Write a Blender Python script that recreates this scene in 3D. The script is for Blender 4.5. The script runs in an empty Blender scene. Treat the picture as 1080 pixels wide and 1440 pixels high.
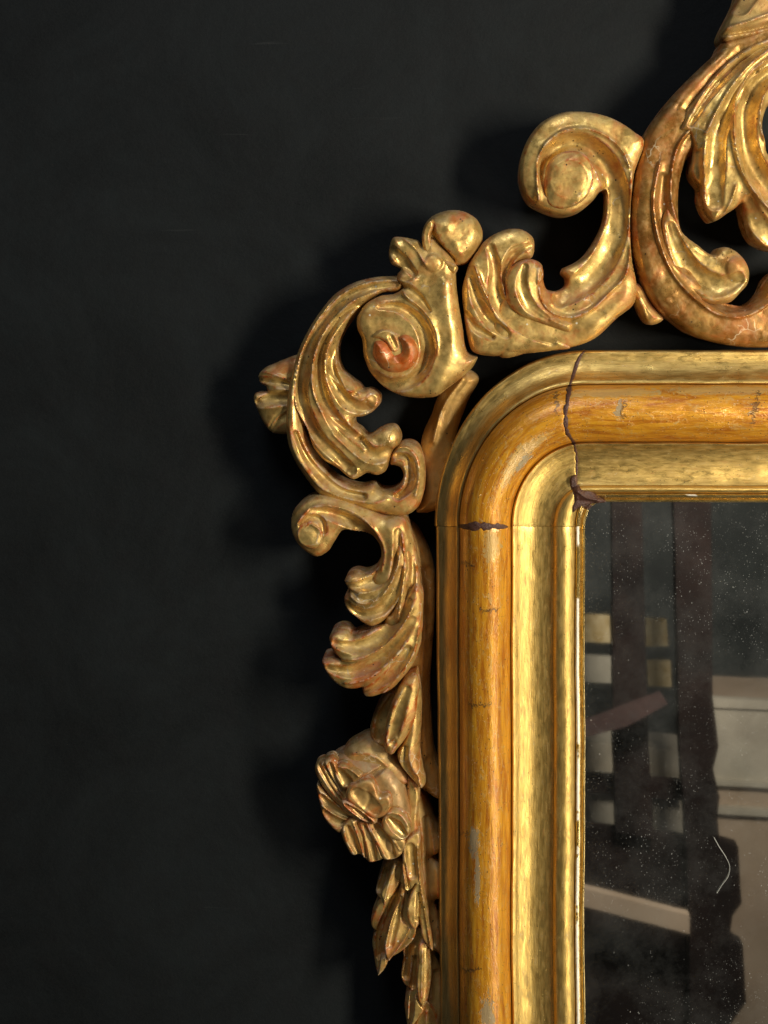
import bpy, math
import numpy as np

# ------------------------------------------------------------------ camera, light, exposure
S = 0.0005            # metres per unit of the drawing (one unit ~ half a millimetre)
DC = 1800.0           # camera distance to the plane h = 0
CX, CY = 660.0, 430.0 # foot of the camera axis in drawing units
sc = bpy.context.scene
cam_d = bpy.data.cameras.new("camera"); cam = bpy.data.objects.new("camera", cam_d)
sc.collection.objects.link(cam); sc.camera = cam
cam.location = (0, -DC*S, 0); cam.rotation_euler = (math.radians(90), 0, 0)
cam_d.sensor_fit = 'VERTICAL'; cam_d.sensor_height = 36; cam_d.lens = 36*DC/1440
cam_d.shift_x = (540-CX)/1440; cam_d.shift_y = (CY-720)/1440
cam_d.clip_start = 0.01; cam_d.clip_end = 50
cam_d.dof.use_dof = False

world = bpy.data.worlds.new("World"); sc.world = world; world.use_nodes = True
bgn = world.node_tree.nodes["Background"]
bgn.inputs[0].default_value = (0.80, 0.86, 1.0, 1); bgn.inputs[1].default_value = 0.035

def P(px, py, h=0.0):
    """a point traced at (px, py) that stands h in front of the plane h = 0"""
    k = (DC-h)/DC
    return ((px-CX)*k*S, -h*S, (CY-py)*k*S)

def area_lamp(name, loc, target, size, power, col, tall=None):
    d = bpy.data.lights.new(name, 'AREA'); d.shape = 'RECTANGLE' if tall else 'DISK'; d.size = size; d.size_y = tall or size; d.energy = power; d.color = col
    o = bpy.data.objects.new(name, d); sc.collection.objects.link(o); o.location = loc
    from mathutils import Vector
    v = Vector(target)-Vector(loc); o.rotation_euler = v.to_track_quat('-Z', 'Y').to_euler()
    return o
area_lamp("key_lamp", (0.86, -0.84, 0.06), (0.05, 0, 0.0), 0.15, 16.0, (1.0, 0.91, 0.74), 0.50)
area_lamp("added_glint_light", (0.92, -0.80, -0.82), (0.05, 0, -0.42), 0.14, 4.2, (1.0, 0.91, 0.74), 0.55)  # added light at lower right, gives the upright its glints
area_lamp("top_fill", (-0.25, -1.3, 1.5), (0, 0, -0.1), 0.7, 10.0, (0.92, 0.95, 1.0))  # added cool fill from above, stands in for ceiling bounce
area_lamp("reflection_fill", (0.62, -1.6, 0.02), (1.0, -4.0, -1.2), 0.3, 62.0, (1.0, 0.92, 0.80))  # added light for the reflected pieces, kept out of the mirror's view

sc.view_settings.view_transform = 'Standard'; sc.view_settings.look = 'None'
sc.view_settings.exposure = 0.0; sc.view_settings.gamma = 1.0
sc.render.engine = 'CYCLES'

# ------------------------------------------------------------------ noise
def vnoise(x, y, seed):
    r = np.random.RandomState(seed).rand(64, 64)
    xi = np.floor(x).astype(int); yi = np.floor(y).astype(int)
    fx = x-xi; fy = y-yi; fx = fx*fx*(3-2*fx); fy = fy*fy*(3-2*fy)
    a = r[xi % 64, yi % 64]; b = r[(xi+1) % 64, yi % 64]; c = r[xi % 64, (yi+1) % 64]; d = r[(xi+1) % 64, (yi+1) % 64]
    return (a*(1-fx)+b*fx)*(1-fy)+(c*(1-fx)+d*fx)*fy-0.5
def chisel(x, y, seed=3):
    return 2.2*vnoise(x/24, y/24, seed)+0.5*vnoise(x/9+7, y/9, seed+1)+0.16*vnoise(x/4, y/4+3, seed+2)

# ------------------------------------------------------------------ materials
def nt(name):
    m = bpy.data.materials.new(name); m.use_nodes = True
    t = m.node_tree; b = t.nodes["Principled BSDF"]
    return m, t, b
class G:
    def __init__(s, t): s.t = t
    def n(s, typ, **kw):
        o = s.t.nodes.new(typ)
        for k, v in kw.items(): setattr(o, k, v)
        return o
    def l(s, a, b): s.t.links.new(a, b)
    def noise(s, vec, scale, detail=4, rough=0.6, dist=0.0):
        o = s.n('ShaderNodeTexNoise'); o.inputs['Scale'].default_value = scale
        o.inputs['Detail'].default_value = detail; o.inputs['Roughness'].default_value = rough
        o.inputs['Distortion'].default_value = dist
        s.l(vec, o.inputs['Vector']); return o.outputs['Fac']
    def ramp(s, f, stops):
        o = s.n('ShaderNodeValToRGB'); e = o.color_ramp.elements
        while len(e) < len(stops): e.new(0.5)
        for i, (p, c) in enumerate(stops):
            e[i].position = p; e[i].color = (c, c, c, 1) if isinstance(c, (int, float)) else (*c, 1)
        s.l(f, o.inputs[0]); return o.outputs[0]
    def mix(s, f, a, b, mode='MIX'):
        o = s.n('ShaderNodeMix', data_type='RGBA', blend_type=mode)
        for sock, v in ((o.inputs[0], f), (o.inputs[6], a), (o.inputs[7], b)):
            if isinstance(v, (int, float)): sock.default_value = v
            elif isinstance(v, tuple): sock.default_value = (*v, 1)
            else: s.l(v, sock)
        return o.outputs[2]
    def math(s, op, a, b=0.0, c=None):
        o = s.n('ShaderNodeMath', operation=op)
        for i, v in enumerate((a, b) if c is None else (a, b, c)):
            if isinstance(v, (int, float)): o.inputs[i].default_value = v
            else: s.l(v, o.inputs[i])
        return o.outputs[0]
    def bump(s, h, strength, dist, normal=None):
        o = s.n('ShaderNodeBump'); o.inputs['Strength'].default_value = strength; o.inputs['Distance'].default_value = dist
        s.l(h, o.inputs['Height'])
        if normal: s.l(normal, o.inputs['Normal'])
        return o.outputs[0]
    def mapping(s, vec, scale, loc=(0, 0, 0), rot=(0, 0, 0)):
        o = s.n('ShaderNodeMapping'); o.inputs['Scale'].default_value = scale; o.inputs['Location'].default_value = loc
        o.inputs['Rotation'].default_value = rot
        s.l(vec, o.inputs['Vector']); return o.outputs[0]

def gold(name, gold_a=(0.80, 0.565, 0.185), gold_b=(0.50, 0.31, 0.085), bole=0.5, rough=0.33, offset=0.0, worn=0.5, metal=0.70, dust=0.4):
    """burnished leaf over red clay: bright leaf, duller rubbed leaf, clay on worn arrises, pits, dust"""
    m, t, b = nt(name); g = G(t)
    tc = g.n('ShaderNodeTexCoord').outputs['Object']
    v = g.mapping(tc, (1, 1, 1), (offset, offset*0.7, -offset))
    big = g.noise(v, 55, 4, 0.6, 0.6); mid = g.noise(v, 190, 5, 0.65, 0.3); fine = g.noise(v, 900, 4, 0.7)
    base = g.mix(g.ramp(big, [(0.35, 0.0), (0.66, 1.0)]), gold_a, gold_b)
    base = g.mix(g.ramp(mid, [(0.48, 0.0), (0.78, 0.6)]), base, (0.38, 0.26, 0.10))
    geo = g.n('ShaderNodeNewGeometry')
    edge = g.ramp(geo.outputs['Pointiness'], [(0.505, 0.0), (0.53, 1.0)])
    wear = g.math('MULTIPLY', edge, g.ramp(g.noise(v, 120, 5, 0.7), [(0.44, 0.0), (0.60, 1.0)]))
    patch = g.ramp(g.noise(v, 30, 6, 0.68, 1.2), [(0.49, 0.0), (0.64, 1.0)])
    red = g.math('MINIMUM', g.math('MULTIPLY', g.math('ADD', wear, g.math('MULTIPLY', patch, 0.8)), bole), 1.0)
    base = g.mix(g.ramp(g.noise(v, 300, 6, 0.75, 0.8), [(0.50, 0.0), (0.64, 0.4)]), base, (0.38, 0.22, 0.07))
    base = g.mix(red, base, (0.40, 0.098, 0.012))
    # rubbed pale arrises where leaf and clay are both gone
    pale = g.math('MULTIPLY', g.ramp(geo.outputs['Pointiness'], [(0.52, 0.0), (0.555, 1.0)]), g.ramp(mid, [(0.5, 0.0), (0.56, 1.0)]))
    base = g.mix(g.math('MULTIPLY', pale, worn), base, (0.62, 0.50, 0.34))
    # hair cracks in the gesso, opened here and there
    ve = g.n('ShaderNodeTexVoronoi', feature='DISTANCE_TO_EDGE'); ve.inputs['Scale'].default_value = 85
    wv = g.n('ShaderNodeVectorMath', operation='ADD'); nv_ = g.n('ShaderNodeTexNoise'); nv_.inputs['Scale'].default_value = 160
    sc2 = g.n('ShaderNodeVectorMath', operation='SCALE'); sc2.inputs['Scale'].default_value = 0.006
    g.l(v, nv_.inputs['Vector']); g.l(nv_.outputs['Color'], sc2.inputs[0]); g.l(v, wv.inputs[0]); g.l(sc2.outputs[0], wv.inputs[1]); g.l(wv.outputs[0], ve.inputs['Vector'])
    crack = g.math('MULTIPLY', g.math('LESS_THAN', ve.outputs['Distance'], 0.022), g.ramp(g.noise(v, 34, 3, 0.5), [(0.60, 0.0), (0.66, 0.8)]))
    base = g.mix(crack, base, (0.66, 0.52, 0.32))
    # grey dust lying on faces that look up
    sx = g.n('ShaderNodeSeparateXYZ'); g.l(geo.outputs['Normal'], sx.inputs[0])
    du = g.math('MULTIPLY', g.ramp(sx.outputs['Z'], [(0.30, 0.0), (0.85, 1.0)]), g.math('MULTIPLY', g.ramp(mid, [(0.36, 0.35), (0.6, 1.0)]), dust))
    base = g.mix(du, base, (0.31, 0.28, 0.225))
    # pits and specks
    vo = g.n('ShaderNodeTexVoronoi'); vo.inputs['Scale'].default_value = 260; g.l(v, vo.inputs['Vector'])
    spot = g.math('LESS_THAN', vo.outputs['Distance'], 0.16)
    keep = g.math('GREATER_THAN', g.noise(v, 75, 3, 0.5), 0.60)
    spot = g.math('MULTIPLY', spot, keep)
    base = g.mix(spot, base, (0.05, 0.03, 0.015))
    vw = g.n('ShaderNodeTexVoronoi'); vw.inputs['Scale'].default_value = 170; g.l(g.mapping(v, (1, 1, 1), (3, 1, 2)), vw.inputs['Vector'])
    chip = g.math('MULTIPLY', g.math('LESS_THAN', vw.outputs['Distance'], 0.12), g.math('GREATER_THAN', g.noise(v, 60, 2, 0.5), 0.60))
    base = g.mix(chip, base, (0.75, 0.68, 0.52))
    g.l(base, b.inputs['Base Color'])
    met = g.math('SUBTRACT', metal, g.math('ADD', g.math('MULTIPLY', red, 0.55), g.math('MULTIPLY', g.ramp(mid, [(0.45, 0.0), (0.75, 1.0)]), 0.35)))
    g.l(g.math('MULTIPLY', met, g.math('SUBTRACT', 1.0, du)), b.inputs['Metallic'])
    ro = g.math('ADD', rough-0.09, g.math('MULTIPLY', g.ramp(g.noise(v, 95, 5, 0.7), [(0.38, 0.0), (0.62, 1.0)]), 0.34))
    g.l(g.math('ADD', ro, g.math('MULTIPLY', du, 0.3)), b.inputs['Roughness'])
    hh = g.math('ADD', g.math('MULTIPLY', fine, 0.35), g.math('ADD', mid, g.math('MULTIPLY', spot, -0.5)))
    g.l(g.bump(hh, 0.32, 0.0005), b.inputs['Normal'])
    return m

def amber(name, seed=0.0, worn=(), smears=(), cracks=()):
    """varnished silver leaf on the half round: glossy orange glaze in soft brushed streaks, worn through in places"""
    m, t, b = nt(name); g = G(t)
    uv = g.n('ShaderNodeTexCoord').outputs['UV']
    st = g.mapping(uv, (1.6, 11, 1), (seed, seed, 0)); st2 = g.mapping(uv, (5, 70, 1), (seed, 2+seed, 0))
    iso = g.mapping(uv, (7, 10, 1), (seed, seed, 0))
    a = g.noise(st, 1.0, 5, 0.6, 0.5); c = g.noise(st2, 1.0, 3, 0.6, 0.3); w = g.noise(iso, 1.0, 6, 0.7, 1.4)
    base = g.mix(g.ramp(a, [(0.36, 0.0), (0.50, 0.55), (0.64, 1.0)]), (0.46, 0.145, 0.006), (0.80, 0.375, 0.022))
    base = g.mix(g.ramp(c, [(0.54, 0.0), (0.72, 0.4)]), base, (0.30, 0.11, 0.012))
    base = g.mix(g.ramp(w, [(0.54, 0.0), (0.68, 0.7)]), base, (0.60, 0.42, 0.15))
    cross = g.noise(g.mapping(uv, (13, 3.0, 1), (seed*3, 1, 0)), 1.0, 4, 0.65, 1.5)
    base = g.mix(g.ramp(cross, [(0.62, 0.0), (0.70, 0.45)]), base, (0.16, 0.095, 0.035))
    sep = g.n('ShaderNodeSeparateXYZ'); g.l(uv, sep.inputs[0])
    def spot_mask(cu, cv, ru, rv, edge=0.35):
        dx = g.math('DIVIDE', g.math('SUBTRACT', sep.outputs[0], cu), ru); dy = g.math('DIVIDE', g.math('SUBTRACT', sep.outputs[1], cv), rv)
        d = g.math('SQRT', g.math('ADD', g.math('MULTIPLY', dx, dx), g.math('MULTIPLY', dy, dy)))
        d = g.math('ADD', d, g.math('MULTIPLY', g.math('SUBTRACT', w, 0.5), 3.2))
        return g.ramp(d, [(0.72, 1.0), (0.72+edge*0.6, 0.0)])
    for q in smears: base = g.mix(g.math('MULTIPLY', spot_mask(*q, edge=0.46), 0.6), base, (0.56, 0.43, 0.18))
    grey = None
    for q in worn:
        k = spot_mask(*q, edge=0.06); grey = k if grey is None else g.math('MAXIMUM', grey, k)
    if grey is None: grey = g.math('MULTIPLY', w, 0.0)
    base = g.mix(g.math('MULTIPLY', grey, 0.85), base, (0.31, 0.255, 0.15))
    for cu, v0, v1 in cracks:
        u = g.math('ADD', g.math('SUBTRACT', sep.outputs[0], cu), g.math('MULTIPLY', g.math('SUBTRACT', w, 0.5), 0.35))
        k = g.math('MULTIPLY', g.math('LESS_THAN', g.math('ABSOLUTE', u), 0.016), g.math('MULTIPLY', g.math('GREATER_THAN', sep.outputs[1], v0), g.math('LESS_THAN', sep.outputs[1], v1)))
        base = g.mix(g.math('MULTIPLY', k, 0.8), base, (0.07, 0.045, 0.02))
    vo = g.n('ShaderNodeTexVoronoi'); vo.inputs['Scale'].default_value = 14; g.l(g.mapping(uv, (1, 1.4, 1)), vo.inputs['Vector'])
    dot = g.math('MULTIPLY', g.math('LESS_THAN', vo.outputs['Distance'], 0.15), g.math('GREATER_THAN', w, 0.50))
    base = g.mix(dot, base, (0.07, 0.03, 0.015))
    vw = g.n('ShaderNodeTexVoronoi'); vw.inputs['Scale'].default_value = 17; g.l(g.mapping(uv, (1, 2.4, 1), (7, 3, 0)), vw.inputs['Vector'])
    chip = g.math('MULTIPLY', g.math('LESS_THAN', vw.outputs['Distance'], 0.13), g.math('GREATER_THAN', g.noise(iso, 0.4, 3), 0.53))
    base = g.mix(chip, base, (0.80, 0.70, 0.52))
    g.l(base, b.inputs['Base Color'])
    g.l(g.math('MULTIPLY', g.math('SUBTRACT', 1.0, grey), 0.32), b.inputs['Metallic'])
    g.l(g.math('ADD', 0.20, g.math('MULTIPLY', w, 0.25)), b.inputs['Roughness'])
    b.inputs['Coat Weight'].default_value = 0.6
    g.l(g.math('ADD', 0.02, g.math('MULTIPLY', w, 0.25)), b.inputs['Coat Roughness'])
    hh = g.math('ADD', g.math('MULTIPLY', c, 0.35), g.math('ADD', g.math('ADD', g.math('MULTIPLY', w, 0.9), g.math('MULTIPLY', a, 0.8)), g.math('ADD', g.math('MULTIPLY', dot, -0.6), g.math('MULTIPLY', grey, -0.5))))
    bn = g.bump(hh, 0.5, 0.0006); g.l(bn, b.inputs['Normal']); g.l(bn, b.inputs['Coat Normal'])
    return m

def rail_gold(name, seed=0.0, dull=0.0, rough=0.34, pale_line=None):
    """leaf on the straight mouldings: long rubbed streaks, pits along the arrises"""
    m, t, b = nt(name); g = G(t)
    uv = g.n('ShaderNodeTexCoord').outputs['UV']
    st = g.mapping(uv, (3.0, 26, 1), (seed, seed, 0)); iso = g.mapping(uv, (4, 11, 1), (seed, seed, 0))
    a = g.noise(st, 1.0, 5, 0.65, 0.3); w = g.noise(iso, 1.0, 6, 0.7, 0.4); f = g.noise(iso, 9.0, 4, 0.7)
    base = g.mix(g.ramp(a, [(0.35, 0.0), (0.68, 1.0)]), (0.88, 0.62, 0.19), (0.58, 0.36, 0.09))
    base = g.mix(g.ramp(w, [(0.50, dull), (0.70, 0.6)]), base, (0.27, 0.19, 0.085))
    red = g.ramp(g.noise(g.mapping(uv, (5, 22, 1), (seed+9, 2, 0)), 1.0, 4, 0.7, 0.8), [(0.62, 0.0), (0.70, 0.55)])
    base = g.mix(red, base, (0.44, 0.15, 0.04))
    vo = g.n('ShaderNodeTexVoronoi'); vo.inputs['Scale'].default_value = 22; g.l(g.mapping(uv, (1, 1.3, 1), (seed, 0, 0)), vo.inputs['Vector'])
    dot = g.math('MULTIPLY', g.math('LESS_THAN', vo.outputs['Distance'], 0.15), g.math('GREATER_THAN', g.noise(iso, 0.7, 3), 0.53))
    base = g.mix(dot, base, (0.05, 0.035, 0.015))
    vw = g.n('ShaderNodeTexVoronoi'); vw.inputs['Scale'].default_value = 20; g.l(g.mapping(uv, (0.7, 1.6, 1), (4, seed, 0)), vw.inputs['Vector'])
    chip = g.math('MULTIPLY', g.math('LESS_THAN', vw.outputs['Distance'], 0.13), g.math('GREATER_THAN', g.noise(iso, 0.5, 3), 0.57))
    base = g.mix(chip, base, (0.78, 0.66, 0.42))
    if pale_line:      # a pale line along the arris, broken into long stretches
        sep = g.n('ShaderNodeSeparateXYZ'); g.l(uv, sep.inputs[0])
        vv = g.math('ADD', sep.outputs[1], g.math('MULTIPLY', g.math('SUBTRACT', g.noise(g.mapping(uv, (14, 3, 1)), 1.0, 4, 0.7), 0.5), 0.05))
        k = g.math('MULTIPLY', g.math('GREATER_THAN', vv, pale_line[0]), g.math('LESS_THAN', vv, pale_line[1]))
        k = g.math('MULTIPLY', k, g.ramp(g.noise(g.mapping(uv, (1.1, 0.6, 1), (pale_line[2], 0, 0)), 1.0, 5, 0.6), [(pale_line[3], 0.0), (pale_line[3]+0.03, 1.0)]))
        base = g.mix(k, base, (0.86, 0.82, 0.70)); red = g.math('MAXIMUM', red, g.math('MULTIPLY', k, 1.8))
    g.l(base, b.inputs['Base Color'])
    g.l(g.math('SUBTRACT', 0.88, g.math('ADD', g.math('MULTIPLY', red, 0.4), g.math('MULTIPLY', g.ramp(w, [(0.5, 0.0), (0.7, 1.0)]), 0.3))), b.inputs['Metallic'])
    g.l(g.math('ADD', rough-0.05, g.math('MULTIPLY', g.ramp(w, [(0.35, 0.0), (0.7, 1.0)]), 0.25)), b.inputs['Roughness'])
    hh = g.math('ADD', g.math('MULTIPLY', f, 0.22), g.math('ADD', g.math('ADD', g.math('MULTIPLY', w, 0.35), g.math('MULTIPLY', a, 0.45)), g.math('MULTIPLY', dot, -0.6)))
    g.l(g.bump(hh, 0.5, 0.0006), b.inputs['Normal'])
    return m

GOLD = [gold("gilding_%s" % k, offset=o, bole=bo, rough=r) for k, o, bo, r in
        (("warm", 0.0, 0.85, 0.36), ("bright", 0.31, 0.65, 0.33), ("rubbed", 0.77, 1.0, 0.40))]
BOLE = gold("red_clay_gilding", (0.56, 0.10, 0.010), (0.44, 0.20, 0.05), 0.5, 0.32, 1.3, 0.5, 0.35, 0.15)
PETAL = gold("petal_gilding", (0.62, 0.42, 0.14), (0.42, 0.25, 0.08), 0.95, 0.34, 4.3, 0.6, 0.66, 0.2)
CALYX = gold("calyx_gilding", (0.40, 0.27, 0.11), (0.30, 0.18, 0.07), 0.6, 0.42, 6.3, 0.4, 0.5, 0.35)  # brown gilding, darkened to put the crevice shade between petals into the colour
SHADE = gold("backing_gilding", (0.56, 0.36, 0.11), (0.42, 0.23, 0.06), 0.2, 0.45, 5.3, 0.3, 0.6, 0.4)
BROWN = gold("brown_gilding", (0.40, 0.225, 0.055), (0.25, 0.10, 0.018), 0.6, 0.33, 2.1, 0.35, 0.6, 0.3)
DULL = gold("dull_gilding", (0.56, 0.38, 0.13), (0.40, 0.25, 0.08), 0.6, 0.44, 2.9, 0.3, 0.6, 0.3)
AMBER_S = amber("amber_varnish_upright", 0.0, worn=[(5.75, 0.58, 0.26, 0.15), (5.2, 0.66, 0.45, 0.07), (3.35, 0.85, 0.30, 0.16), (2.2, 0.5, 0.3, 0.1)],
                smears=[(9.9, 0.95, 0.3, 0.18)], cracks=[(9.65, 0.15, 0.6), (7.68, 0.45, 0.95), (5.85, 0.05, 0.45), (3.95, 0.15, 0.75), (9.0, 0.7, 1.1)])
AMBER_C = amber("amber_varnish_corner", 3.7, worn=[(1.15, 1.16, 0.28, 0.09)], smears=[(1.15, 1.02, 0.6, 0.16)], cracks=[(1.9, 0.2, 0.7)])
AMBER_T = amber("amber_varnish_rail", 8.1, worn=[(0.72, 0.72, 0.06, 0.22)], smears=[(0.6, 0.35, 0.8, 0.12), (2.2, 0.3, 1.0, 0.12)], cracks=[(2.62, 0.55, 1.0), (2.66, 0.3, 0.8), (0.78, 0.5, 0.9)])
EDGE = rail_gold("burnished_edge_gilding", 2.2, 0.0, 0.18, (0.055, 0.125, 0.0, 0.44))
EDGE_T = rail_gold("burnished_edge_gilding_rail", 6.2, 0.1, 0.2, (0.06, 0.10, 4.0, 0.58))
RAIL = [rail_gold("moulding_gilding", 0.0), rail_gold("moulding_gilding_aged", 4.4, 0.25, 0.32), rail_gold("moulding_gilding_brown", 7.7, 0.45, 0.36)]

m, t, b = nt("dark_brown_filler"); g = G(t); FILL = m
tc = g.n('ShaderNodeTexCoord').outputs['Object']; nz = g.noise(tc, 420, 5, 0.7, 0.5)
g.l(g.mix(nz, (0.022, 0.009, 0.006), (0.13, 0.050, 0.032)), b.inputs['Base Color']); b.inputs['Roughness'].default_value = 0.42
g.l(g.bump(nz, 0.9, 0.0012), b.inputs['Normal'])

m, t, b = nt("black_painted_wall"); g = G(t); WALL = m
tc = g.n('ShaderNodeTexCoord').outputs['Object']
n1 = g.noise(tc, 7.5, 8, 0.72, 0.6); n2 = g.noise(tc, 60, 5, 0.7); n3 = g.noise(tc, 700, 3, 0.7)
c = g.mix(g.ramp(n1, [(0.36, 0.0), (0.64, 1.0)]), (0.0016, 0.0030, 0.0036), (0.0082, 0.0112, 0.0124))
c = g.mix(g.ramp(n2, [(0.35, 0.0), (0.75, 0.5)]), c, (0.0052, 0.0050, 0.0054))
c = g.mix(g.ramp(n3, [(0.35, 0.0), (0.8, 0.35)]), c, (0.013, 0.016, 0.0165))
scr = g.noise(g.mapping(tc, (9, 9, 160), (0, 0, 0), (0, 0.5, 0)), 1.0, 3, 0.6, 0.4)
c = g.mix(g.ramp(scr, [(0.72, 0.0), (0.76, 0.35)]), c, (0.028, 0.031, 0.031))
g.l(c, b.inputs['Base Color']); b.inputs['Roughness'].default_value = 0.72; b.inputs['Specular IOR Level'].default_value = 0.25
g.l(g.bump(g.math('ADD', g.math('MULTIPLY', n3, 0.4), g.math('MULTIPLY', n2, 2.0)), 0.22, 0.0012), b.inputs['Normal'])

m, t, b = nt("old_mirror_glass"); g = G(t); GLASS = m
tc = g.n('ShaderNodeTexCoord').outputs['Object']
cloud = g.noise(tc, 12, 4, 0.5, 0.0)
g.l(g.mix(g.ramp(cloud, [(0.35, 0.0), (0.7, 1.0)]), (0.60, 0.63, 0.60), (0.74, 0.75, 0.72)), b.inputs['Base Color'])
b.inputs['Metallic'].default_value = 1.0; b.inputs['Roughness'].default_value = 0.024
wav = g.noise(tc, 16, 2, 0.5, 0.0); g.l(g.bump(wav, 0.012, 0.0015), b.inputs['Normal'])
dif = g.n('ShaderNodeBsdfDiffuse'); dif.inputs[0].default_value = (0.55, 0.56, 0.54, 1)
dst = None
for sc_, thr, off, dens in ((330, 0.15, 0, 0.54), (150, 0.085, 3.3, 0.52), (620, 0.19, 5.1, 0.48)):
    vm = g.mapping(tc, (1, 1, 0.72), (off, 0, off), (0, 0.5, 0))
    vo = g.n('ShaderNodeTexVoronoi'); vo.inputs['Scale'].default_value = sc_; g.l(vm, vo.inputs['Vector'])
    k = g.ramp(vo.outputs['Distance'], [(thr*0.45, 1.0), (thr, 0.0)])
    k = g.math('MULTIPLY', k, g.math('GREATER_THAN', g.n('ShaderNodeSeparateColor').outputs[0] if False else g.noise(vm, 14, 6, 0.75), dens+0.02))
    dst = k if dst is None else g.math('MAXIMUM', dst, k)
haze = g.math('MULTIPLY', g.ramp(g.noise(tc, 14, 7, 0.75, 0.0), [(0.42, 0.0), (0.70, 1.0)]), 0.045)
fac = g.math('MINIMUM', g.math('ADD', g.math('MULTIPLY', dst, g.ramp(g.noise(tc, 60, 3, 0.6), [(0.35, 0.10), (0.65, 0.42)])), g.math('ADD', haze, 0.006)), 1.0)
ms = g.n('ShaderNodeMixShader'); g.l(fac, ms.inputs[0]); g.l(b.outputs[0], ms.inputs[1]); g.l(dif.outputs[0], ms.inputs[2])
g.l(ms.outputs[0], t.nodes["Material Output"].inputs[0])

def plain(name, c0, c1, scale, rough=0.6):
    m, t, b = nt(name); g = G(t); tc = g.n('ShaderNodeTexCoord').outputs['Object']
    n = g.noise(tc, scale, 5, 0.6, 0.4)
    g.l(g.mix(g.ramp(n, [(0.3, 0.0), (0.7, 1.0)]), c0, c1), b.inputs['Base Color']); b.inputs['Roughness'].default_value = rough
    return m
STONE = plain("pale_stone", (0.30, 0.215, 0.150), (0.42, 0.32, 0.235), 4)
STONE2 = plain("grey_stone", (0.30, 0.26, 0.205), (0.46, 0.41, 0.33), 7)
OCHRE = plain("yellow_print", (0.36, 0.24, 0.08), (0.62, 0.50, 0.30), 30)
WOOD = plain("dark_stained_wood", (0.0060, 0.0045, 0.0045), (0.0150, 0.0085, 0.0075), 5, 0.8)
for _m in (WOOD,): _m.node_tree.nodes['Principled BSDF'].inputs['Specular IOR Level'].default_value = 0.08
REDWOOD = plain("red_brown_wood", (0.045, 0.016, 0.013), (0.02, 0.010, 0.009), 10, 0.8)
DARKROOM = plain("dark_green_plaster", (0.007, 0.010, 0.011), (0.032, 0.038, 0.037), 5)
FIBRE = plain("pale_fibre", (0.16, 0.16, 0.15), (0.34, 0.34, 0.32), 50)

# ------------------------------------------------------------------ objects
col = sc.collection
def empty(name, loc):
    o = bpy.data.objects.new(name, None); col.objects.link(o); o.location = loc; o.empty_display_size = 0.02; return o
ROOTLOC = P(1300, 1700, -70)
mirror = empty("wall_mirror", ROOTLOC)
mirror["label"] = "antique gilded wall mirror with carved scroll and leaf frame on a black wall"
mirror["category"] = "mirror"
world_loc = {mirror.name: ROOTLOC}
def link(name, me, mat, parent):
    o = bpy.data.objects.new(name, me); col.objects.link(o)
    if mat: me.materials.append(mat)
    if parent is not None:
        o.parent = parent; w = world_loc[parent.name]; o.location = (-w[0], -w[1], -w[2]); world_loc[o.name] = (0, 0, 0)
    else: world_loc[o.name] = (0, 0, 0)
    return o

def spline(pts, closed=False, n=6):
    p = [np.array(q, float) for q in pts]; out = []
    N = len(p); rng = range(N if closed else N-1)
    for i in rng:
        p1 = p[i]; p2 = p[(i+1) % N]
        if np.allclose(p1, p2): continue
        p0 = p[(i-1) % N] if (closed or i > 0) else p1
        p3 = p[(i+2) % N] if (closed or i+2 < N) else p2
        dseg = np.linalg.norm(p2-p1)
        def tang(a, b_, c_):   # limited tangent, a sharp corner where a point is doubled
            if np.allclose(a, b_) or np.allclose(b_, c_): return None
            l1 = np.linalg.norm(b_-a); l2 = np.linalg.norm(c_-b_)
            v = ((b_-a)/l1*l2+(c_-b_)/l2*l1)/(l1+l2); return v*dseg*0.95
        m1 = tang(p0, p1, p2); m2 = tang(p1, p2, p3)
        if m1 is None: m1 = (p2-p1)*1.0 if m2 is None else (p2-p1)*1.5-m2*0.5
        if m2 is None: m2 = (p2-p1)*1.0 if tang(p0, p1, p2) is None else (p2-p1)*1.5-m1*0.5
        k = max(2, int(min(n, dseg/3)+1))
        for j in range(k):
            t_ = j/k; a = t_*t_; c_ = a*t_
            out.append((2*c_-3*a+1)*p1+(c_-2*a+t_)*m1+(-2*c_+3*a)*p2+(c_-a)*m2)
    if not closed: out.append(p[-1])
    return np.array(out)

def seg_dist(X, Y, a, b, chunk=True):
    """distance of every point to a chain of segments, with parameter and side"""
    best = np.full(X.shape, 1e18); T = np.zeros(X.shape); Sg = np.ones(X.shape)
    L = np.linalg.norm(b-a, axis=1); cum = np.concatenate([[0], np.cumsum(L)]); tot = max(cum[-1], 1e-9)
    for i in range(len(a)):
        dx, dy = b[i]-a[i]; l2 = dx*dx+dy*dy
        if l2 < 1e-12: continue
        ux = X-a[i, 0]; uy = Y-a[i, 1]; t_ = np.clip((ux*dx+uy*dy)/l2, 0, 1)
        ex = ux-t_*dx; ey = uy-t_*dy; d = ex*ex+ey*ey; msk = d < best
        best = np.where(msk, d, best); T = np.where(msk, (cum[i]+t_*L[i])/tot, T); Sg = np.where(msk, np.sign(dx*uy-dy*ux), Sg)
    return np.sqrt(best), T, Sg
def inside(X, Y, poly):
    r = np.zeros(X.shape, bool); n = len(poly)
    for i in range(n):
        x1, y1 = poly[i]; x2, y2 = poly[(i+1) % n]
        if y1 == y2: continue
        c_ = ((y1 > Y) != (y2 > Y)) & (X < (x2-x1)*(Y-y1)/(y2-y1)+x1)
        r ^= c_
    return r
def along(v, T):
    if isinstance(v, (int, float)): return v
    return np.interp(T, np.linspace(0, 1, len(v)), v)
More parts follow.
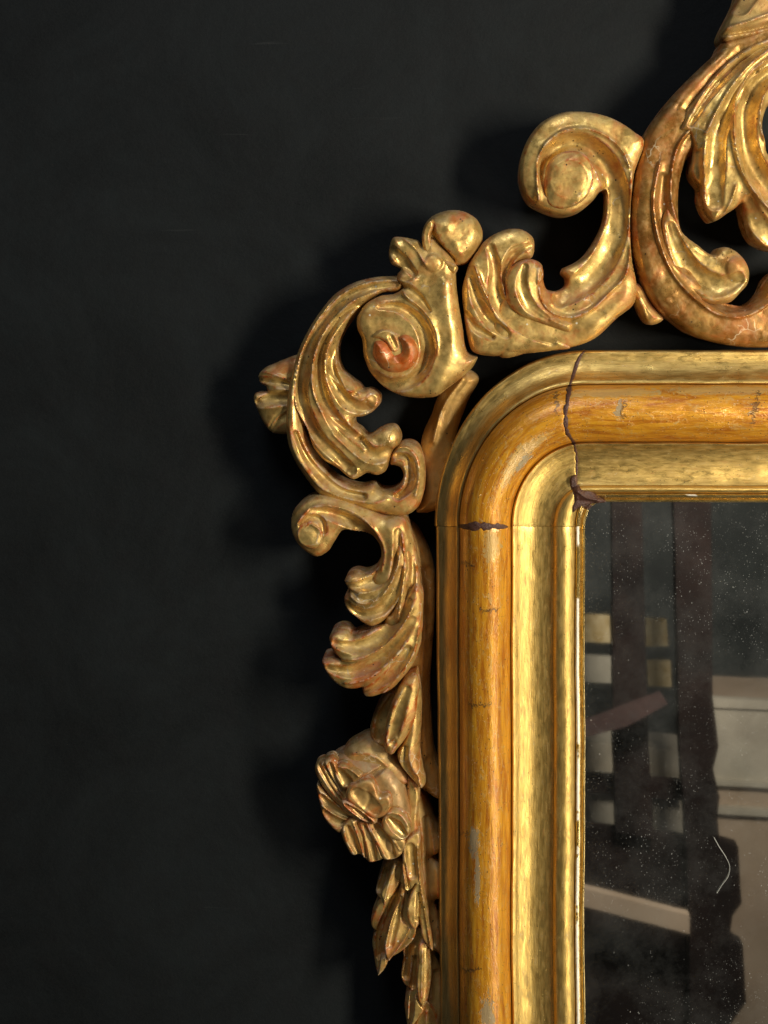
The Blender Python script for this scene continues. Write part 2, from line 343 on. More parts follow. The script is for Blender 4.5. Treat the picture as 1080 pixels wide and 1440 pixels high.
def blur(F, n):
    for _ in range(n):
        Pd = np.pad(F, 1, mode='edge'); F = (Pd[:-2, 1:-1]+Pd[2:, 1:-1]+2*Pd[1:-1, 1:-1])/4
        Pd = np.pad(F, 1, mode='edge'); F = (Pd[1:-1, :-2]+Pd[1:-1, 2:]+2*Pd[1:-1, 1:-1])/4
    return F

CELL = 1.25
NSEED = [11]
def carve(parent, name, pts, h, rise=8, R=9, back=-25, feats=(), mat=None, holes=(), tilt=None, noise=1.0, soft=1, label=None, cell=None, crisp=0.62, dome=9.0, span=20.0):
    """one carved solid: outline, rounded edge, flutes and ridges cut in its face, real thickness behind"""
    C = cell or CELL
    if name in ('ball', 'calyx', 'petal'): crisp = 1.0
    R = R*crisp; soft = 1
    poly = spline(pts, True); polys = [poly]+[spline(q, True) for q in holes]
    x0, y0 = poly.min(0)-3*C; x1, y1 = poly.max(0)+3*C
    xs = np.arange(x0, x1, C); ys = np.arange(y0, y1, C)
    X, Y = np.meshgrid(xs, ys)
    D = np.full(X.shape, 1e9); ins = np.zeros(X.shape, bool)
    for q in polys:
        d, _, _ = seg_dist(X, Y, q, np.roll(q, -1, axis=0)); D = np.minimum(D, d); ins ^= inside(X, Y, q)
    D = np.where(ins, D, -D)
    gy_, gx_ = np.gradient(D, C)
    gl = np.maximum(np.hypot(gx_, gy_), 1e-6)
    near = np.abs(D) < 0.34*C
    XV = np.where(near, X-D*gx_/gl**2, X); YV = np.where(near, Y-D*gy_/gl**2, Y); Dm = np.where(near, 0.0, D)
    tt = np.clip(Dm/R, 0, 1)
    H = h+rise*(np.sqrt(np.clip(1-(1-tt)**2, 0, 1)))
    if name in ('ball', 'calyx', 'petal', 'joint_filler', 'volute_curl', 'curl', 'stem'): dome = 0.0
    H = H+dome*np.sin(math.pi/2*np.clip(Dm/span, 0, 1))-dome*0.45
    F = np.zeros(X.shape)
    for f in feats:
        kind, fp, w, amp = f[:4]
        if kind == 'dome':
            r_ = np.hypot(X-fp[0], (Y-fp[1])*(f[4] if len(f) > 4 else 1))/w
            F += amp*np.sqrt(np.clip(1-r_**2, 0, 1)); continue
        q = spline(fp, False)
        d, T, sg = seg_dist(X, Y, q[:-1], q[1:])
        ww = along(w, T); aa = along(amp, T)
        if kind == 'c': F -= aa*1.5*np.clip(1-(d/ww)**2, 0, 1)**0.7
        elif kind == 't': F += aa*np.sqrt(np.clip(1-(d/ww)**2, 0, 1))
        elif kind == 'r': F += aa*1.15*np.exp(-d/(ww*0.85))
        elif kind == 'g': F -= aa*np.exp(-(d/ww)**2)
        elif kind == 'p': F += aa*np.exp(-(d/ww)**2)
        elif kind == 's':
            sd = d*sg; F += np.where(sd > 0, aa*np.exp(-np.maximum(sd, 0)/ww), aa*np.exp(np.minimum(sd, 0)/1.3))
    F = blur(F, soft)
    H = H+F*np.clip(0.45+Dm/6, 0, 1)
    if tilt: H = H+(X-tilt[2])*tilt[0]+(Y-tilt[3])*tilt[1]
    NSEED[0] += 5
    H = H+noise*chisel(X, Y, NSEED[0])*np.clip(0.35+Dm/8, 0, 1)
    # marching triangles
    ny, nx = X.shape; idx = np.arange(ny*nx).reshape(ny, nx)
    a = idx[:-1, :-1].ravel(); b_ = idx[:-1, 1:].ravel(); c_ = idx[1:, 1:].ravel(); d_ = idx[1:, :-1].ravel()
    alt = ((np.arange(ny-1)[:, None]+np.arange(nx-1)[None, :]) % 2 == 0).ravel()
    t1 = np.where(alt[:, None], np.stack([a, b_, c_], 1), np.stack([a, b_, d_], 1))
    t2 = np.where(alt[:, None], np.stack([a, c_, d_], 1), np.stack([b_, c_, d_], 1))
    tris = np.concatenate([t1, t2])
    Df = Dm.ravel(); st = (Df[tris] >= 0); cnt = st.sum(1)
    zero_all = (Df[tris] == 0).all(1)
    full = tris[(cnt == 3) & ~zero_all]; part = tris[(cnt > 0) & (cnt < 3)]
    VX = list(XV.ravel()); VY = list(YV.ravel()); VH = list(H.ravel()); cache = {}
    def cut(i, o):
        if Df[i] == 0: return i
        k = (i, o)
        if k not in cache:
            t_ = Df[i]/(Df[i]-Df[o]); cache[k] = len(VX)
            VX.append(VX[i]+t_*(VX[o]-VX[i])); VY.append(VY[i]+t_*(VY[o]-VY[i])); VH.append(VH[i]+t_*(VH[o]-VH[i]))
        return cache[k]
    extra = []
    for tr in part.tolist():
        out = []
        for k in range(3):
            i, j = tr[k], tr[(k+1) % 3]
            if Df[i] >= 0:
                out.append(i)
                if Df[j] < 0: out.append(cut(i, j))
            elif Df[j] >= 0: out.append(cut(j, i))
        q = [v for n_, v in enumerate(out) if v != out[n_-1]]
        for k in range(1, len(q)-1):
            if len({q[0], q[k], q[k+1]}) == 3: extra.append((q[0], q[k], q[k+1]))
    T = np.concatenate([full, np.array(extra, int).reshape(-1, 3)])
    VX = np.array(VX); VY = np.array(VY); VH = np.array(VH)
    used, inv = np.unique(T, return_inverse=True); T = inv.reshape(-1, 3)
    VX = VX[used]; VY = VY[used]; VH = VH[used]; n = len(used)
    E = np.concatenate([T[:, [0, 1]], T[:, [1, 2]], T[:, [2, 0]]]); Es = np.sort(E, 1)
    _, ii, cn = np.unique(Es, axis=0, return_index=True, return_counts=True); B = E[ii[cn == 1]]
    hr = h+rise*0.5; k = (DC-hr)/DC
    Vx = (VX-CX)*k*S; Vz = (CY-VY)*k*S
    V = np.concatenate([np.stack([Vx, -VH*S, Vz], 1), np.stack([Vx, np.full(n, -back*S), Vz], 1)])
    faces = [tuple(x) for x in T.tolist()]+[tuple(x) for x in (T[:, ::-1]+n).tolist()]+[(e[1], e[0], e[0]+n, e[1]+n) for e in B.tolist()]
    faces = [f[::-1] for f in faces]
    me = bpy.data.meshes.new(name); me.from_pydata(V.tolist(), [], faces); me.validate()
    me.shade_smooth(); me.set_sharp_from_angle(angle=math.radians(52))
    o = link(name, me, mat or GOLD[0], parent)
    if label: o["label"] = label
    return o

# ------------------------------------------------------------------ wall
me = bpy.data.meshes.new("wall")
HW = -78
a0 = P(-1500, -1500, HW); a1 = P(3200, 3200, HW)
me.from_pydata([(a0[0], -HW*S, a1[2]), (a1[0], -HW*S, a1[2]), (a1[0], -HW*S, a0[2]), (a0[0], -HW*S, a0[2])], [], [(0, 1, 2, 3)])
w = link("wall", me, WALL, None); w["kind"] = "structure"

# ------------------------------------------------------------------ frame mouldings
PROF = {
 'outer_cove': [(611.5, 492, -74), (611.5, 492, -6), (612, 492.3, 3), (613.5, 494, 8), (616, 497, 9), (621, 503, 9), (627, 511, 11), (633, 521, 16), (638, 529, 23), (641, 533.5, 29), (643, 536.5, 31), (645.0, 539, 31), (645.6, 540, 26)],
 'half_round': [(645.6, 540, 24), (646.3, 541, 34), (649, 545, 46), (654, 552, 56), (661, 561, 63.5), (670, 571, 68.5), (680, 581, 70.5), (690, 591, 70), (699, 600.5, 66.5), (707, 609, 60), (713, 615.5, 52), (717, 620, 43), (718.6, 621.5, 34)],
 'inner_cove': [(718.6, 621.5, 33), (719.6, 622.5, 40), (721.5, 624, 42), (724, 626, 41), (730, 631, 37), (738, 638, 33), (747, 647, 30), (757, 658, 29), (766, 669, 30), (773, 677, 32), (777.5, 682, 34)],
 'sight_bead': [(777.5, 682, 33), (779, 683, 37), (782, 684.5, 40), (787, 686.5, 42), (793, 688.5, 42.5), (799, 690.5, 41), (804, 692, 38), (807.5, 693, 34.5), (808.6, 693.6, 32)],
 'sight_edge': [(808.6, 693.6, 31), (809.6, 694.3, 36), (811.5, 695.6, 37), (814.2, 698.4, 33.5), (816.0, 700.3, 24), (817.2, 701.3, 21), (819.5, 703, 22.5), (821.3, 704.6, 21), (822, 705.4, 17), (822.3, 705.7, 2)],
}
FR_LEFT, FR_CORNER, FR_TOP = 0, 1, 2
def path(xL, yT, drift):
    rx = max(24.0, 822-xL); ry = max(28.0, 742-yT)
    pts = []
    return rx, ry
def wob(v, s): return 3.4*vnoise(np.array([v/14.0+s]), np.array([s*1.7]), 5)[0]+1.6*vnoise(np.array([v/4.0+s]), np.array([s]), 6)[0]
JX = ([611, 618, 625, 640, 650, 670, 690, 705, 718, 723, 745, 770], [822, 816, 811, 803, 800, 796, 795, 799, 807, 809, 812, 811])
def split_top(xL, rx, v): return max(float(np.interp(xL, *JX))+wob(v, 2.0)*0.7, xL+0.35*rx)
def gap_low(xL):     # half width of the open joint at the foot of the corner block
    if 645 < xL < 712: return 0.5+5.6*math.sin(math.pi*min(1, (xL-643)/72.0))**0.8*(0.75+1.1*vnoise(np.array([xL/4.0]), np.array([1.2]), 33)[0])
    return 0.35 if xL < 646 else 0.12
def gap_top(xL):
    if xL < 645: return 0.4+2.2*math.sin(math.pi*(xL-611)/34.0)
    if xL < 719: return 2.7+0.9*math.sin(xL*0.35)+1.1*vnoise(np.array([xL/1.7]), np.array([4.2]), 31)[0]*2
    if xL < 776: return 0.9+0.5*math.sin(xL*0.5)
    return 4.5
def dense_prof(rows, per=4):
    P3 = np.array(rows, float); out = []
    for i in range(len(P3)-1):
        d = np.linalg.norm(P3[i+1]-P3[i]); k = max(1, min(5, int(d/1.6)))
        p0 = P3[max(i-1, 0)]; p1 = P3[i]; p2 = P3[i+1]; p3 = P3[min(i+2, len(P3)-1)]
        for j in range(k):
            t_ = j/k
            l0 = max(np.linalg.norm(p1-p0), 1e-6); l1 = np.linalg.norm(p2-p1); l2 = max(np.linalg.norm(p3-p2), 1e-6)
            m1 = ((p1-p0)/l0+(p2-p1)/l1)/2*l1 if i > 0 else (p2-p1); m2 = ((p2-p1)/l1+(p3-p2)/l2)/2*l1 if i < len(P3)-2 else (p2-p1)
            a = t_*t_; c_ = a*t_
            out.append((2*c_-3*a+1)*p1+(c_-2*a+t_)*m1+(-2*c_+3*a)*p2+(c_-a)*m2)
    out.append(P3[-1]); return np.array(out)
YJ = 740.0; YB = 1760.0; XR = 1600.0
def line_of(row, part, pad=0.0):
    """points of one profile line on one member (pad stretches it past its joints)"""
    xL, yT, h = row; rx = max(24.0, 822-xL); ry = max(28.0, 742-yT)
    xs_ = split_top(xL, rx, xL); gl_ = gap_low(xL); gt = gap_top(xL)
    if part == FR_LEFT:
        y_s = YJ+gl_+wob(xL, 5.0)*0.5-pad; ys_ = np.linspace(YB, y_s, 255)
        dx = np.clip((ys_-740)/700, 0, 1.5)*6*np.clip((645-xL)/34, 0, 1)+1.6*np.clip((645-xL)/34, 0, 1)
        return np.stack([xL+dx, ys_], 1)
    full = [(xL, YJ+20)] if True else []
    y_a = yT+ry
    for y in np.linspace(YJ+20, y_a, 14)[1:]: full.append((xL, y))
    for a in np.linspace(0, math.pi/2, 160)[1:]: full.append((xL+rx*(1-math.cos(a)), y_a-ry*math.sin(a)))
    for x in np.linspace(xL+rx, max(xL+rx+1, 900), 12)[1:]: full.append((x, yT))
    full = np.array(full); L = np.concatenate([[0], np.cumsum(np.linalg.norm(np.diff(full, axis=0), axis=1))])
    s_low = 20-gl_-wob(xL, 5.0)*0.5*-1*-1 if False else 20+(-(wob(xL, 5.0)*0.5))+gl_
    s_top = np.interp(xs_, full[:, 0], L)
    if part == FR_CORNER: s = np.linspace(s_low-pad, s_top-gt+pad, 110)
    elif part == FR_TOP:
        s1 = s_top+gt-pad; s = np.concatenate([np.linspace(s1, s1+26, 12)[:-1]]);
        pts = np.stack([np.interp(s, L, full[:, 0]), np.interp(s, L, full[:, 1])], 1)
        x_e = np.interp(s1+26, L, full[:, 0]); y_e = np.interp(s1+26, L, full[:, 1])
        xs2 = np.linspace(x_e, XR, 200); y2 = np.where(xs2 < xL+rx, np.interp(xs2, full[:, 0], full[:, 1]), yT)
        return np.concatenate([pts, np.stack([xs2, y2], 1)])
    return np.stack([np.interp(s, L, full[:, 0]), np.interp(s, L, full[:, 1])], 1)

def warp(A):
    x = A[..., 0]; y = A[..., 1]
    return np.stack([x+2.2*vnoise(x/400, y/130, 91)+0.7*vnoise(x/90, y/45, 92), y+2.2*vnoise(x/130, y/400, 93)+0.7*vnoise(x/45, y/90, 94)], -1)
def member(parent, name, rows, part, mat, lower=0.0, label=None, namp=0.8, seed=40):
    rows = dense_prof(rows); lines = [line_of(r, part) for r in rows]
    A = warp(np.array(lines)); nv, nu = A.shape[:2]          # v across, u along
    hh = np.repeat(rows[:, 2][:, None], nu, 1)
    n_ = 0.9*vnoise(A[..., 0]/37, A[..., 1]/37, seed)+0.5*vnoise(A[..., 0]/13, A[..., 1]/13, seed+1)+0.22*vnoise(A[..., 0]/5, A[..., 1]/5, seed+2)
    fade = np.where(rows[:, 2] < -1, 0, 1)[:, None]
    hh = hh+n_*namp*fade-lower
    # rounded-over ends at the joints
    e = np.ones(nu); 
    if part == FR_LEFT: e = np.linspace(1e3, 0, nu)
    elif part == FR_CORNER: e = np.minimum(np.arange(nu), np.arange(nu)[::-1])*1.5
    else: e = np.arange(nu)*2.0
    hh = hh-(0.6*np.exp(-e/1.6))[None, :]*fade
    k = (DC-rows[:, 2][:, None])/DC
    V = np.stack([(A[..., 0]-CX)*k*S, -hh*S, (CY-A[..., 1])*k*S], -1).reshape(-1, 3)
    idx = np.arange(nv*nu).reshape(nv, nu)
    F = np.stack([idx[:-1, :-1], idx[:-1, 1:], idx[1:, 1:], idx[1:, :-1]], -1).reshape(-1, 4)
    # end skirts going down into the joint
    ends = []
    vs = [V]; base = len(V)
    for e_col in (0, nu-1):
        ed = V.reshape(nv, nu, 3)[:, e_col].copy(); ed[:, 1] += 22*S; ids = base+np.arange(nv); base += nv; vs.append(ed)
        top = idx[:, e_col]
        q = np.stack([top[:-1], top[1:], ids[1:], ids[:-1]], -1)
        ends.append(q if e_col == 0 else q[:, ::-1])
    V = np.concatenate(vs); F = np.concatenate([F]+ends)
    f0 = V[F[:nv*nu//3]]; nyy = np.cross(f0[:, 2]-f0[:, 0], f0[:, 3]-f0[:, 1])[:, 1].sum()
    if nyy > 0: F = F[:, ::-1]
    me = bpy.data.meshes.new(name); me.from_pydata(V.tolist(), [], F.tolist())
    uvl = me.uv_layers.new(name="UVMap")
    d_u = np.concatenate([[0], np.cumsum(np.linalg.norm(np.diff(A[nv//2], axis=0), axis=1))]); d_v = np.concatenate([[0], np.cumsum(np.linalg.norm(np.diff(rows, axis=0), axis=1))])
    UV = np.stack([np.repeat(d_u[None], nv, 0), np.repeat(d_v[:, None], nu, 1)], -1).reshape(-1, 2)/100
    UV = np.concatenate([UV, UV.reshape(nv, nu, 2)[:, 0], UV.reshape(nv, nu, 2)[:, -1]])
    li = np.zeros(len(me.loops), int); me.loops.foreach_get('vertex_index', li)
    uvl.data.foreach_set('uv', UV[li].ravel())
    me.shade_smooth(); me.set_sharp_from_angle(angle=math.radians(58))
    o = link(name, me, mat, parent)
    if label: o["label"] = label
    return o
members = {}
def group_part(name, label=None):
    """a part that is itself an Empty holding its strips"""
    o = bpy.data.objects.new(name, None); col.objects.link(o); o.parent = mirror; o.location = (-ROOTLOC[0], -ROOTLOC[1], -ROOTLOC[2])
    o.empty_display_size = 0.01; world_loc[o.name] = (0, 0, 0)
    if label: o["label"] = label
    return o
upright = group_part("upright_moulding"); corner = group_part("corner_moulding"); toprail = group_part("top_moulding")
for part, par, amb, sd in ((FR_LEFT, upright, AMBER_S, 40), (FR_CORNER, corner, AMBER_C, 60), (FR_TOP, toprail, AMBER_T, 80)):
    member(par, "outer_cove", PROF['outer_cove'], part, RAIL[1] if part != FR_LEFT else RAIL[2], seed=sd)
    member(par, "half_round", PROF['half_round'], part, amb, seed=sd+3, namp=1.0, label="amber varnished half round" )
    member(par, "inner_cove", PROF['inner_cove'], part, RAIL[0] if part != FR_TOP else RAIL[1], seed=sd+6)
    member(par, "sight_bead", PROF['sight_bead'], part, RAIL[0], seed=sd+9)
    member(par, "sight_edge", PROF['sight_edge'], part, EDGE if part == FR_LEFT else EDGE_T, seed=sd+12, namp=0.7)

def filler(name, where, lo, hi, half, lower, label):
    """dark filler pressed into an open joint, following the moulding's section"""
    rows = np.concatenate([dense_prof(PROF[k]) for k in ('outer_cove', 'half_round', 'inner_cove', 'sight_bead', 'sight_edge')])
    rows = rows[(rows[:, 0] >= lo) & (rows[:, 0] <= hi) & (rows[:, 2] > 0)]
    V = []; n = 7; nr = len(rows)
    for i, r in enumerate(rows):
        part = FR_LEFT if where == 'low' else FR_TOP
        ln = warp(line_of(r, part))
        e = ln[-1] if where == 'low' else ln[0]
        d = (ln[-1]-ln[-3]) if where == 'low' else (ln[0]-ln[2]); d = d/np.linalg.norm(d)
        g2 = 2*(gap_low(r[0]) if where == 'low' else gap_top(r[0]))
        for j in range(n):
            t_ = j/(n-1); p = e+d*(-half+(g2+2*half)*t_)
            hz = r[2]-lower+1.2*math.sin(math.pi*t_)+0.9*vnoise(np.array([p[0]/3]), np.array([p[1]/3]), 9)[0]
            if t_ in (0.0, 1.0): hz -= 2.5
            V.append(P(p[0], p[1], hz))
    F = [(i*n+j, i*n+j+1, (i+1)*n+j+1, (i+1)*n+j) for i in range(nr-1) for j in range(n-1)]
    me = bpy.data.meshes.new(name); me.from_pydata(V, [], F); me.shade_smooth()
    o = link(name, me, FILL, corner); o["label"] = label
filler("joint_filler", 'low', 644.5, 714, 2.0, 0.6, "dark brown filler in the lower joint")
filler("joint_filler", 'top', 612, 822, 1.2, 0.3, "dark brown filler in the upper joint")
carve(corner, "joint_filler", [(806, 687), (812, 684), (820, 687), (829, 688), (842, 698), (853, 706), (845, 708), (832, 709), (820, 712), (812, 716), (806, 722), (803, 712), (808, 703), (806, 697)], 36, 8, 9, 5, mat=FILL, noise=2.0, cell=1.0, label="dark brown lump of filler at the inner corner",
      feats=[('r', [(812, 690), (822, 698), (840, 703)], 3, 4), ('g', [(815, 704), (835, 706)], 3, 3)])
carve(corner, "joint_filler", [(803, 671), (809, 668), (812, 680), (813, 692), (805, 692), (802, 684)], 32, 5, 5, 15, mat=FILL, noise=1.6, cell=1.0)

# glass
me = bpy.data.meshes.new("mirror_glass"); gp = [P(790, 1800, 8), P(1640, 1800, 8), P(1640, 670, 8), P(790, 670, 8)]
gb = [(x, y+0.004, z) for x, y, z in gp]
me.from_pydata(gp+gb, [], [(0, 1, 2, 3), (7, 6, 5, 4), (0, 4, 5, 1), (1, 5, 6, 2), (2, 6, 7, 3), (3, 7, 4, 0)])
link("mirror_glass", me, GLASS, mirror)

# ------------------------------------------------------------------ carved ornament
#  F: feats  'c' flute  't' roll  'r' arris  'g' soft groove  'p' soft swell  's' undercut step
exec_order = None
cs = group_part("corner_scroll")
carve(cs, "backing", [(673, 531), (655, 520), (640, 535), (617, 556), (606, 585), (594, 612), (590, 640), (592, 697), (586, 722), (600, 722), (640, 700), (640, 620), (660, 560)], -32, 9, 14, -70, mat=SHADE,
      feats=[('r', [(650, 532), (622, 575), (610, 620)], 4, 6)], label="flat brown backing block")
carve(cs, "leaf_tip", [(418, 500), (400, 505), (388, 510), (371, 518), (362, 529), (364, 538), (373, 544), (375, 551), (375, 551), (366, 552), (357, 554), (355, 561), (358, 571), (363, 583), (369, 595), (374, 602), (382, 609), (395, 611), (412, 610), (430, 600), (430, 510)], -4, 8, 9, -40, mat=GOLD[2],
      feats=[('c', [(362, 565), (380, 560), (410, 560)], (5, 9, 11), 5), ('r', [(366, 522), (388, 526), (414, 540)], 2.2, 4), ('r', [(360, 574), (385, 572), (412, 566)], 2.2, 4), ('r', [(380, 604), (392, 586), (412, 572)], 2.2, 4), ('c', [(366, 534), (385, 536), (412, 540)], (4, 6, 8), 4), ('c', [(380, 604), (392, 590), (410, 580)], (4, 8, 9), 3), ('r', [(374, 548), (395, 546), (415, 548)], 2.5, 3)],
      tilt=(0.12, 0, 390, 560))
# outer rim of the C scroll ending in a curl
carve(cs, "scroll_band", [(568, 384), (557, 387), (530, 389), (500, 396), (472, 412), (450, 437), (432, 465), (420, 490), (411, 517), (405, 545), (402, 572), (401, 600), (405, 628), (417, 655), (432, 677), (448, 696), (483, 708), (527, 721), (552, 727), (570, 726), (587, 715), (596, 692), (598, 670), (595, 645), (586, 627), (573, 622), (561, 625), (552, 634), (548, 645), (550, 655), (552, 655), (562, 658), (567, 670), (560, 684), (548, 690), (530, 686), (527, 683), (507, 685), (485, 680), (465, 669), (448, 651), (433, 622), (424, 592), (421, 560), (424, 520), (438, 480), (458, 445), (484, 420), (512, 407), (560, 402)],
      8, 13, 11, -38, mat=GOLD[0],
      feats=[('r', [(409, 600), (415, 632), (432, 660), (455, 686), (490, 700), (525, 706), (545, 700)], 3, 4), ('c', [(417, 608), (430, 640), (450, 666), (480, 690), (512, 697)], (3, 5, 6, 5), 5),
             ('c', [(558, 640), (572, 642), (578, 660), (576, 682), (560, 697)], (4, 7, 7, 5), 8), ('p', [(552, 672)], 14, 5) if False else ('dome', (552, 676), 19, 9), ('r', [(556, 630), (572, 628), (585, 640), (590, 665), (585, 695)], 3, 5)], tilt=(0.0, 0.0, 0, 0))
# acanthus leaf inside the C
carve(cs, "acanthus_leaf", [(556, 391), (530, 392), (500, 400), (474, 416), (453, 441), (436, 468), (422, 496), (414, 525), (411, 552), (414, 572), (422, 588), (430, 602), (440, 630), (455, 648), (475, 660), (487, 670), (497, 675), (506, 671), (516, 666), (530, 669), (541, 664), (547, 650), (553, 634), (562, 624), (562, 612), (553, 600), (544, 600), (530, 606), (518, 613), (514, 612), (506, 604), (497, 597), (497, 589), (510, 586), (524, 579), (533, 568), (533, 557), (526, 550), (518, 547), (510, 548), (505, 542), (492, 532), (480, 521), (474, 506), (474, 486), (482, 466), (494, 448), (512, 428), (535, 412), (565, 408), (572, 396)],
      16, 12, 9, -30, mat=GOLD[1], soft=1,
      feats=[('c', [(556, 400), (520, 405), (490, 418), (462, 446), (440, 480), (428, 520), (424, 555), (436, 592), (456, 622), (480, 645), (495, 660)], (5, 8, 9, 10, 10, 9, 8), (4, 8, 10, 10, 8, 5)),
             ('c', [(520, 424), (492, 436), (470, 458), (455, 488), (450, 520), (455, 555), (472, 590), (500, 620), (528, 640), (545, 636)], (4, 6, 7, 8, 10, 12, 10), (3, 7, 9, 10, 8, 5)),
             ('c', [(490, 460), (470, 490), (466, 515), (476, 545), (492, 566), (512, 572), (524, 563)], (2, 6, 8, 10, 9), (2, 7, 8, 6)),
             ('r', [(530, 412), (484, 430), (455, 466), (441, 515), (443, 553), (458, 582), (480, 606), (512, 632)], 2.6, 4.5),
             ('r', [(512, 430), (480, 450), (464, 480), (459, 505), (467, 530), (490, 548), (505, 552)], 2.4, 5),
             ('r', [(455, 575), (476, 592), (496, 598)], 2.2, 4), ('r', [(470, 610), (496, 634), (520, 650), (540, 650)], 2.2, 3.5),
             ('g', [(508, 546), (500, 553)], 3, 6), ('g', [(514, 612), (505, 618)], 3, 6), ('dome', (526, 563), 11, 5), ('dome', (497, 665), 10, 6), ('r', [(514, 612), (530, 626), (548, 620)], 3, 3)])
# body with the volute
carve(cs, "scroll_body", [(553, 333), (565, 333), (577, 335), (588, 338), (594, 347), (598, 340), (606, 334), (620, 345), (632, 356), (641, 372), (641, 385), (642, 405), (646, 434), (651, 463), (654, 486), (658, 497), (672, 503), (672, 503), (666, 515), (651, 530), (630, 546), (613, 558), (598, 560), (584, 560), (559, 555), (536, 542), (520, 524), (511, 501), (508, 476), (502, 463), (501, 448), (513, 428), (534, 416), (556, 412), (566, 404), (557, 392), (559, 384), (563, 379), (549, 370), (546, 358), (548, 344)],
      22, 14, 13, -34, mat=GOLD[1],
      feats=[('c', [(535, 432), (560, 432), (585, 448), (598, 470), (602, 495), (594, 520), (572, 538), (548, 540), (526, 528)], (4, 8, 9, 10, 10, 10, 8), (3, 8, 9, 9, 8, 7)),
             ('s', [(562, 402), (572, 418), (590, 432), (605, 450), (614, 475), (613, 500), (600, 522), (575, 537)][::-1], 9, (2, 6, 7, 5)),
             ('c', [(552, 352), (566, 366), (582, 384)], (7, 9, 5), 5), ('r', [(566, 334), (585, 350), (598, 372)], 3, 6), ('s', [(560, 393), (570, 397), (584, 392)], 5, 5),
             ('c', [(572, 405), (590, 420), (604, 437)], (7, 7, 3), 4),
             ('p', [(628, 400), (632, 440), (636, 490), (620, 530)], 14, 5), ('dome', (610, 370), 13, 6)], noise=1.3)
carve(cs, "volute", [(513, 466), (522, 452), (540, 444), (562, 443), (580, 452), (592, 470), (597, 492), (591, 514), (576, 528), (557, 532), (540, 526), (527, 516), (518, 500), (512, 484)],
      27, 9, 7, 10, mat=GOLD[2], feats=[('c', [(524, 470), (545, 459), (566, 463), (578, 480)], (4, 8, 7), (4, 7, 3)), ('dome', (556, 496), 36, 2)], noise=1.2)
carve(cs, "volute_eye", [(523, 488), (526, 479), (535, 477), (545, 481), (551, 489), (556, 496), (563, 494), (563, 484), (560, 474), (566, 470), (580, 474), (588, 488), (588, 504), (580, 517), (568, 524), (551, 527), (536, 521), (527, 510), (522, 499)],
      39, 9, 13, 15, mat=BOLE, tilt=(0.06, -0.1, 555, 500), noise=1.2, cell=1.0, feats=[('g', [(553, 503), (566, 512)], 5, 2)], label="red worn eye of the volute")
carve(cs, "volute_curl", [(524, 474), (532, 465), (545, 462), (556, 468), (562, 480), (561, 492), (555, 496), (548, 492), (543, 483), (534, 477)], 38, 9, 8, 15, mat=GOLD[2], noise=1.0, cell=1.0, feats=[('g', [(550, 474), (557, 488)], 3.5, 4)])
carve(cs, "curl", [(595, 322), (602, 310), (609, 308), (611, 318), (606, 330), (608, 344), (618, 357), (634, 368), (644, 376), (640, 384), (626, 380), (612, 372), (600, 360), (594, 345)], 30, 9, 7, -20, mat=GOLD[1], noise=1.2, cell=1.0)
carve(cs, "ball", [(593, 330), (597, 315), (606, 304), (620, 297), (637, 294), (657, 298), (671, 308), (679, 326), (677, 343), (666, 360), (652, 371), (640, 372), (626, 366), (610, 356), (600, 348)],
      10, 34, 34, -24, mat=GOLD[2], noise=3.0, feats=[('c', [(608, 318), (609, 335), (620, 352), (636, 366)], (3, 7, 7, 5), (6, 13, 13, 8)), ('r', [(600, 320), (600, 338), (604, 350)], 3, 6), ('g', [(642, 318), (652, 328)], 9, 3)])

ts = group_part("top_scroll")
carve(ts, "scroll_body", [(904, 192), (895, 186), (880, 175), (856, 163), (823, 156), (791, 157), (762, 171), (742, 196), (731, 230), (732, 261), (744, 284), (762, 295), (791, 303), (815, 297), (836, 280), (847, 267), (851, 266), (854, 285), (850, 314), (836, 342), (819, 363), (794, 376), (794, 376), (791, 384), (797, 391), (797, 401), (781, 409), (770, 407), (764, 391), (762, 371), (752, 365), (735, 372), (722, 392), (700, 430), (690, 480), (700, 500), (762, 491), (803, 489), (836, 477), (868, 448), (893, 426), (896, 400), (890, 367), (887, 300), (893, 244)],
      12, 15, 9, -36, mat=GOLD[0], soft=2,
      feats=[('c', [(770, 272), (768, 228), (788, 206), (815, 203), (842, 220), (860, 250), (868, 290), (864, 330), (846, 370), (818, 400), (788, 420)], (6, 12, 14, 16, 18, 17, 17, 18, 19, 13), (8, 14, 15, 14, 12, 11, 10, 6)),
             ('r', [(757, 282), (755, 240), (764, 208), (788, 188), (820, 183), (850, 193), (872, 212), (884, 236)], 3, 6),
             ('r', [(886, 244), (886, 300), (885, 350), (876, 390), (855, 412), (825, 438), (800, 446), (776, 440), (762, 425), (757, 405)], 3.2, 8),
             ('p', [(884, 400), (860, 440), (820, 465)], 15, 3)], noise=1.2)
carve(ts, "volute", [(767, 245), (772, 228), (786, 215), (806, 211), (824, 217), (834, 235), (835, 256), (826, 276), (808, 290), (786, 294), (770, 287), (765, 268)], 27, 9, 5, 0, mat=GOLD[2], noise=1.5,
      feats=[('r', [(832, 240), (833, 258), (824, 276), (806, 288)], 3, 3), ('g', [(800, 250)], 20, 0) if False else ('dome', (800, 253), 26, -3)], tilt=(0.05, 0.02, 800, 253))
